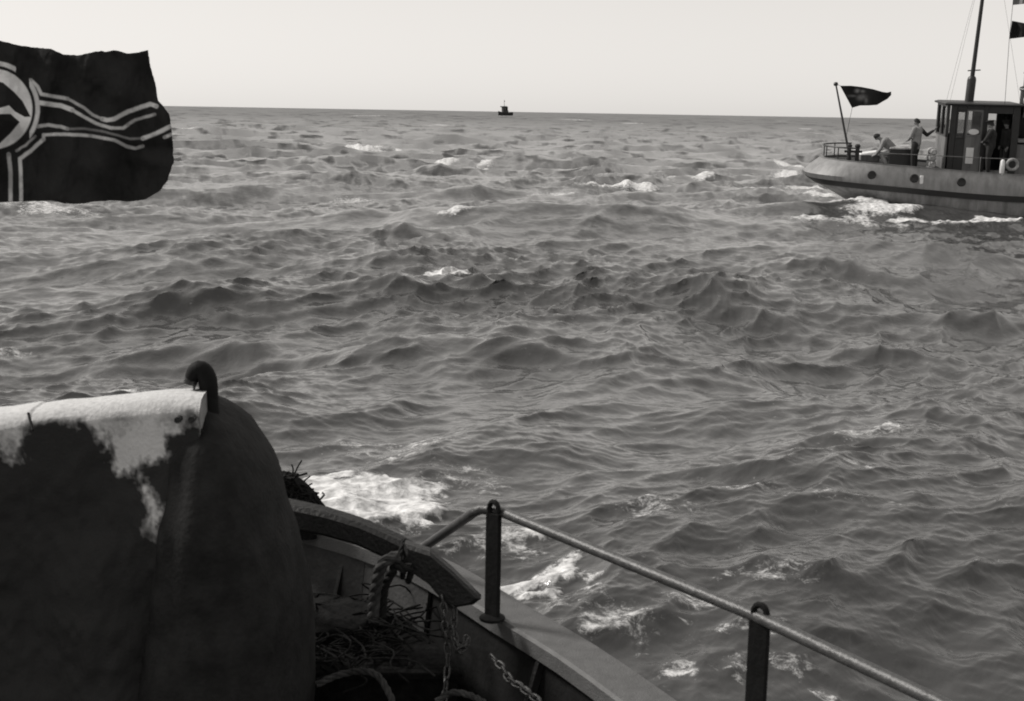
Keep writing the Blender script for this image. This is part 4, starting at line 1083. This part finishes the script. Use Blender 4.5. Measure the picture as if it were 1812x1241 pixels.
    hd = V['hd']; nk = V['nk']; up = (hd-nk).normalized()
    fwd = Vector(pose.get('_face', (1, 0, 0))).normalized() if '_face' in pose else Vector((1, 0, 0))
    fwd = (fwd - up*fwd.dot(up)).normalized(); lft = up.cross(fwd)
    hc = hd + up*.075
    rings = []
    n = 20
    for i in range(1, 14):                                  # skull, jaw, nose, brow, sockets
        th = math.pi*i/14; ring = []
        for k in range(n):
            ph = 2*math.pi*k/n; x = math.sin(th)*math.cos(ph); y = math.sin(th)*math.sin(ph); z = math.cos(th)
            rx = .098 if x > 0 else .105; jaw = 1-.25*max(0, -z)*(1 if x < 0 else .55)
            px_ = x*rx*jaw; py_ = y*.076*jaw; pz_ = z*.122
            if x > .5:
                nose = math.exp(-(y/.16)**2-((z+.12)/.2)**2)*.026; eye = math.exp(-((abs(y)-.38)/.16)**2-((z-.06)/.13)**2)*.012
                mouth = math.exp(-(y/.3)**2-((z+.48)/.06)**2)*.006; px_ += nose-eye-mouth
            ear = math.exp(-((abs(y)-.98)/.12)**2-((z+.02)/.22)**2-((x+.05)/.2)**2)*.018; py_ += math.copysign(ear, y)
            ring.append(hc + fwd*px_ + lft*py_ + up*pz_)
        rings.append(ring)
    m_.loft(rings)
    me0 = m_.mesh("body"); tmp = bpy.data.objects.new("body_tmp", me0); COL.objects.link(tmp)
    rm = tmp.modifiers.new('r', 'REMESH'); rm.mode = 'VOXEL'; rm.voxel_size = .0125
    sm = tmp.modifiers.new('s', 'SMOOTH'); sm.iterations = 2; sm.factor = .5
    dg = bpy.context.evaluated_depsgraph_get(); me = bpy.data.meshes.new_from_object(tmp.evaluated_get(dg)); bpy.data.objects.remove(tmp)
    mats_ = []
    for q in (shirt, trous, M_skin, M_shoe) + ((sleeve,) if sleeve else ()):
        if q not in mats_: mats_.append(q)
    me.materials.clear()
    for q in mats_: me.materials.append(q)
    SEG = [(V[a], V[b], part[b] if b not in ('sp',) else shirt) for a, b in E] + [(hc-up*.06, hc+up*.1, M_skin)]
    A_ = np.array([list(s[0]) for s in SEG]); D_ = np.array([list(s[1]-s[0]) for s in SEG]); L2 = (D_**2).sum(1)+1e-9
    RR = np.array([max(.03, (rad[b])) for a, b in E] + [.09])
    C_ = np.empty(len(me.polygons)*3, np.float32); me.polygons.foreach_get('center', C_); C_ = C_.reshape(-1, 3)
    tt = np.clip(((C_[:, None, :]-A_[None])*D_[None]).sum(2)/L2, 0, 1)
    dd = np.linalg.norm(C_[:, None, :]-A_[None]-tt[..., None]*D_[None], axis=2)/RR
    bi = dd.argmin(1); mi = np.array([mats_.index(s[2]) for s in SEG])[bi]
    me.polygons.foreach_set('material_index', mi.astype(np.int32)); me.polygons.foreach_set('use_smooth', [True]*len(me.polygons))
    root = cut_thing("person", label, "person", at_, rz)
    o_ = bpy.data.objects.new("body", me); COL.objects.link(o_); o_.parent = root
    hm = MB(); rings = []
    for i in range(1, 8):
        th = math.pi*.56*i/7; rings.append([hc + fwd*((.112 if math.cos(6.2832*k/18) < 0 else .100)*math.sin(th)*math.cos(6.2832*k/18) - (.012 if not cap else 0)) + lft*(.086*math.sin(th)*math.sin(6.2832*k/18)) + up*(.134*math.cos(th) + .002 + (.03 if math.cos(6.2832*k/18) > .3 else -.03 if math.cos(6.2832*k/18) < -.3 else 0)*(i/7)) for k in range(18)])
    hm.loft(rings); hm.build("hair", M_hair, root, None, True)
    if cap:
        cm = MB(); rings = []
        for r, h_, fx in ((.094, .06, 0), (.098, .10, 0), (.125, .125, .01), (.118, .145, .01), (.05, .155, 0)):
            rings.append([hc + fwd*(r*1.12*math.cos(6.2832*k/18)+fx) + lft*(r*math.sin(6.2832*k/18)) + up*(h_+(.01 if math.cos(6.2832*k/18) > 0 else 0)) for k in range(18)])
        cm.loft(rings); cm.build("cap", capmat or M_navy, root, None, True, 40)
    return root
DZ = 1.56
person("person in a pale shirt standing on the cutter's deck reaching for the wheelhouse", (3.62, -.95, DZ), math.radians(150),
       {'_face': (.9, .35, -.1), 'lsh': (.02, .18, 1.42), 'rsh': (-.02, -.18, 1.42),
        'rel': (-.22, -.34, 1.20), 'rwr': (-.46, -.30, 1.38), 'rhd': (-.52, -.29, 1.45), 'lel': (.12, .22, 1.14), 'lwr': (.26, .06, 1.02), 'lhd': (.32, .02, 1.0)}, M_shirt, M_navy, sleeve=M_navy, sl0=2)  # right sleeve navy: shaded side of the shirt painted into its colour
person("person in pale clothes bending low over gear near the stern flagstaff", (2.75, -.3, DZ), math.radians(175),
       {'pel': (-.22, 0, .62), 'lhp': (-.22, .095, .58), 'rhp': (-.22, -.095, .58), 'sp': (-.10, 0, .76), 'ch': (.08, 0, .90), 'nk': (.22, 0, .98), 'hd': (.29, 0, 1.02), '_face': (.9, 0, -.5),
        'lsh': (.12, .18, .93), 'rsh': (.12, -.18, .93), 'lel': (.22, .24, .66), 'lwr': (.36, .14, .46), 'lhd': (.43, .10, .42), 'rel': (.22, -.24, .66), 'rwr': (.36, -.14, .46), 'rhd': (.43, -.10, .42),
        'lkn': (.18, .14, .50), 'rkn': (.18, -.14, .50), 'lan': (-.08, .13, .08), 'ran': (-.08, -.13, .08), 'lto': (.08, .15, .03), 'rto': (.08, -.15, .03)}, M_shirt, M_canv)
person("person in dark uniform and cap standing in the wheelhouse doorway, elbow out", (5.98, -1.30, DZ), math.radians(165),
       {'_face': (.95, .3, 0), 'rel': (-.05, -.30, 1.15), 'rwr': (.12, -.12, 1.02), 'rhd': (.17, -.06, 1.0), 'lel': (.16, .26, 1.13), 'lwr': (.22, .04, 1.06), 'lhd': (.27, 0, 1.05)}, M_navy, M_navy, True)
person("person in dark clothes half hidden inside the wheelhouse by its front post", (6.62, -.6, DZ), math.radians(200), {'_face': (1, .2, 0)}, M_navy, M_navy, True)

# gear on the cutter's deck
t = cut_thing("companion_hatch", "low black hatch with a pale canvas lid beside the standing man", "hatch", (3.2, -.2, 1.52))
m_ = MB(); m_.loft([[(-.42, -.5, 0), (.42, -.5, 0), (.42, .5, 0), (-.42, .5, 0)], [(-.38, -.46, .72), (.38, -.46, .72), (.38, .46, .72), (-.38, .46, .72)]]); m_.build("coaming", M_dark, t, bevel=.02)
m_ = MB(); m_.loft([[(-.40, -.48, .722), (.40, -.48, .722), (.40, .48, .722), (-.40, .48, .722)], [(-.38, -.46, .78), (.36, -.46, .78), (.36, .46, .78), (-.38, .46, .78)], [(-.1, -.3, 0.82), (.3, -.3, .86), (.3, .3, .86), (-.1, .3, .82)]]); m_.build("lid", M_canv, t, bevel=.02)
t = cut_thing("canvas_bundle", "stack of pale rolled canvas bundles between the standing man and wheelhouse", "bundle", (4.18, -1.05, 1.5))
for k in range(4):
    m_ = MB(); z = .13+.2*k
    m_.tube([(-.03+.02*(k % 2), y, z + .015*math.sin(y*9+k)) for y in np.linspace(-.3, .45, 9)], [.08, .125, .13, .135, .128, .135, .13, .12, .08], 12); m_.build("roll", M_canv, t, None, True)
t = cut_thing("bollard", "dark twin bitts at the foot of the cutter's flagstaff", "bollard", (1.62, -.35, 1.74))
for q in (-.14, .14):
    m_ = MB(); m_.lathe([(.07, 0), (.07, .5), (.095, .52), (.095, .58), (.05, .62)], 12, (q, 0, 0)); m_.build("post", M_dark, t, None, True, 40)
m_ = MB(); m_.tube([(-.3, 0, .36), (.3, 0, .36)], .04, 8); m_.build("crossbar", M_dark, t, None, True)
t = cut_thing("deck_locker", "pale topped deck locker on the cutter's quarter, left of the bending man", "locker", (2.25, .35, 1.66))
m_ = MB(); m_.box((-.32, -.35, 0), (.32, .35, .30)); m_.build("locker_body", M_house, t, bevel=.02)
m_ = MB(); m_.loft([[(-.36, -.39, .302), (.36, -.39, .302), (.36, .39, .302), (-.36, .39, .302)], [(-.30, -.34, .34), (.36, -.34, .46), (.36, .34, .46), (-.30, .34, .34)]]); m_.build("canvas_lid", M_white, t, bevel=.02)
t = cut_thing("lifebuoy", "pale lifebuoy hanging on the rail before the wheelhouse doorway", "lifebuoy", (6.62, -1.9, 1.95))
for k in range(4):
    m_ = MB(); pts = [(.17*math.cos(a), 0, .17*math.sin(a)) for a in np.linspace(k*math.pi/2+.02, (k+1)*math.pi/2-.02, 8)]; m_.tube(pts, .05, 10); m_.build("segment", M_canv if k % 2 else M_shirt, t, None, True, 50)
t = cut_thing("fender", "long pale rope fender hanging inboard below the lifebuoy", "fender", (6.32, -1.86, 1.55))
m_ = MB(); m_.lathe([(.03, .0), (.075, .06), (.085, .3), (.075, .5), (.03, .56)], 12); m_.build("fender_body", M_white, t, None, True); m_ = MB(); m_.tube([(0, 0, .55), (0, 0, .66)], .015, 6); m_.build("lanyard", M_rope, t, None, True)

# staff and ensign at the cutter's stern
st_b = CUT_M @ Vector((1.58, 0, 1.76)); st_t = Vector(aty(1479, 149, 48.3))
t = thing("flagstaff", "thin leaning flagstaff with a round truck at the cutter's stern", "flagstaff", st_b)
m_ = MB(); m_.tube([st_b, st_b.lerp(st_t, .5), st_t], [.045, .038, .028], 10); m_.build("staff", M_dark, t, st_b, True)
m_ = MB(); m_.lathe([(0, -.07), (.06, -.06), (.085, 0), (.06, .06), (0, .07)], 12, tuple(st_t)); m_.build("truck", M_dark, t, st_b, True)
def small_flag(name, label, tl, tr, br, bl, Y, smudge, ns=70, nt_=46, lo=.018, hi=.3, group=None):
    s = np.linspace(0, 1, ns)[:, None]; t_ = np.linspace(0, 1, nt_)[None, :]
    TOPp = np.array(tl); BOTp = np.array(bl)
    u = np.linspace(0, 1, len(tl)); xt = np.interp(s, u, TOPp[:, 0]); yt = np.interp(s, u, TOPp[:, 1]); u2 = np.linspace(0, 1, len(bl)); xb = np.interp(s, u2, BOTp[:, 0]); yb = np.interp(s, u2, BOTp[:, 1])
    px = xt*(1-t_)+xb*t_; py = yt*(1-t_)+yb*t_
    Yd = Y + .12*np.sin(s*7+t_*1.5) + .05*np.sin(s*15-t_*2)
    rr_ = np.stack([FWD[i] + RGT[i]*(px-PW/2)/FPX + UPV[i]*(PH/2-py)/FPX for i in range(3)], -1)
    co = CAM + rr_*(Yd/rr_[..., 1])[..., None]
    v = np.zeros(px.shape)
    for (cx, cy, rx_, ry_, val) in smudge: v = np.maximum(v, val*np.exp(-((px-cx)/rx_)**2-((py-cy)/ry_)**2))
    v = v*(.6+.8*fbm(px, py, 5., 401, 3))
    idx = np.arange(ns*nt_).reshape(ns, nt_); q = np.stack([idx[:-1, :-1], idx[:-1, 1:], idx[1:, 1:], idx[1:, :-1]], -1).reshape(-1, 4)
    me = bpy.data.meshes.new("cloth"); me.from_pydata(co.reshape(-1, 3).tolist(), [], q.tolist()); me.polygons.foreach_set('use_smooth', [True]*len(me.polygons))
    at = me.attributes.new('print', 'FLOAT', 'POINT'); at.data.foreach_set('value', np.clip(v, 0, 1).ravel().astype(np.float32))
    root = thing(name, label, "flag", tuple(co[0, 0]), group)
    o_ = obj("cloth", me, flag_mat(name+"_cloth", lo, hi), root, root.location); sf = o_.modifiers.new('thickness', 'SOLIDIFY'); sf.thickness = .006
    return root, co
fl, co = small_flag("flag", "small dark ensign with pale smudged centre streaming from the cutter's stern staff", [(1487, 152), (1505, 152), (1524, 154), (1545, 158), (1562, 163), (1570, 164), (1577, 162.5)], 0, 0,
           [(1508, 191), (1522, 187), (1537, 187), (1552, 186), (1562, 180), (1571, 175), (1577, 168)], 48.3,
           [(1517, 161, 4, 3.5, 1), (1526, 162, 4, 2.5, .5), (1524, 173, 7, 5, .75), (1508, 170, 9, 2, .4), (1532, 178, 3, 6, .5)])
hl = MB(); hl.tube([st_t, Vector(co[0, 0]), Vector(co[0, -1]), st_b.lerp(st_t, .3)], .008, 5); hl.build("halyard", M_rope, fl, fl.location, True)
small_flag("signal_flag", "dark signal flag at the right edge above the cutter's funnel", [(1791, 37), (1812, 41), (1850, 46)], 0, 0, [(1786, 69), (1812, 66), (1850, 64)], 46.5, [], lo=.02, group="signal flags on the cutter's halyard")
small_flag("signal_flag", "pale grey signal flag cut by the top right corner", [(1796, -42), (1815, -40), (1850, -36)], 0, 0, [(1792, 9), (1812, 7), (1850, 5)], 46.5, [(1800, 0, 400, 400, 1)], hi=.22, group="signal flags on the cutter's halyard")
t = thing("halyard", "thin signal halyard holding the two flags at the right edge", "rope", aty(1783, 186, 46.5))
m_ = MB(); m_.tube([aty(1800, -90, 46.5), aty(1792, 10, 46.5), aty(1786, 69, 46.5), aty(1778, 186, 46.2)], .008, 5); m_.build("line", M_rope, t, t.location, True)

# ------------------------------------------------------------------ tug near the horizon
def tug():
    P = atz(894, 204.6, 0.0)
    root = thing("tug", "tiny dark tug seen almost end on near the horizon", "boat", (P[0], P[1], 0))
    root.rotation_euler = (0, math.radians(2), math.radians(-152)+math.pi/2*0)
    k = np.hypot(P[0], P[1])/FPX         # metres per photo pixel there
    L, W = 17*k/0.62*.62*1.6, 10*k
    M_t = mat("tug_black_hull", .02, .7); M_h = mat("tug_house_paint", .05, .7); M_f = mat("tug_funnel_paint", .025, .7)
    rings = []
    for u in np.linspace(-1, 1, 13):
        hw = W/2*(1-max(0, u)**2.4*.97)*(1-max(0, -u-.6)*.5); zt = 5*k + 2.6*k*max(0, u)**2 + .5*k*u*u
        rings.append([(u*L/2, -hw, zt), (u*L/2, -hw*.9, .8*k), (u*L/2, -hw*.3, -1.0), (u*L/2, hw*.3, -1.0), (u*L/2, hw*.9, .8*k), (u*L/2, hw, zt)])
    MB().loft(rings).build("hull", M_t, root, None)
    MB().box((-L*.18, -W*.28, 5*k), (L*.2, W*.28, 8.5*k)).build("deckhouse", M_h, root)
    MB().box((L*.02, -W*.3, 8.5*k), (L*.2, W*.3, 14.5*k)).build("wheelhouse", M_h, root)
    MB().box((-L*.02, -W*.62, 14.5*k), (L*.24, W*.62, 16*k)).build("bridge_roof", M_t, root)
    m_ = MB(); m_.lathe([(2.0*k, 7*k), (1.9*k, 14*k), (2.2*k, 14.2*k), (2.2*k, 15*k)], 12, (-L*.12, 0, 0)); m_.build("funnel", M_f, root, None, True)
    m_ = MB(); m_.tube([(L*.05, 0, 15*k), (L*.05, 0, 27*k)], [.5*k, .25*k], 6); m_.build("mast", M_t, root)
    m_ = MB(); m_.box((L*.02, -1.6*k, 24*k), (L*.05, 1.6*k, 25*k)); m_.build("yard", M_t, root)
tug()
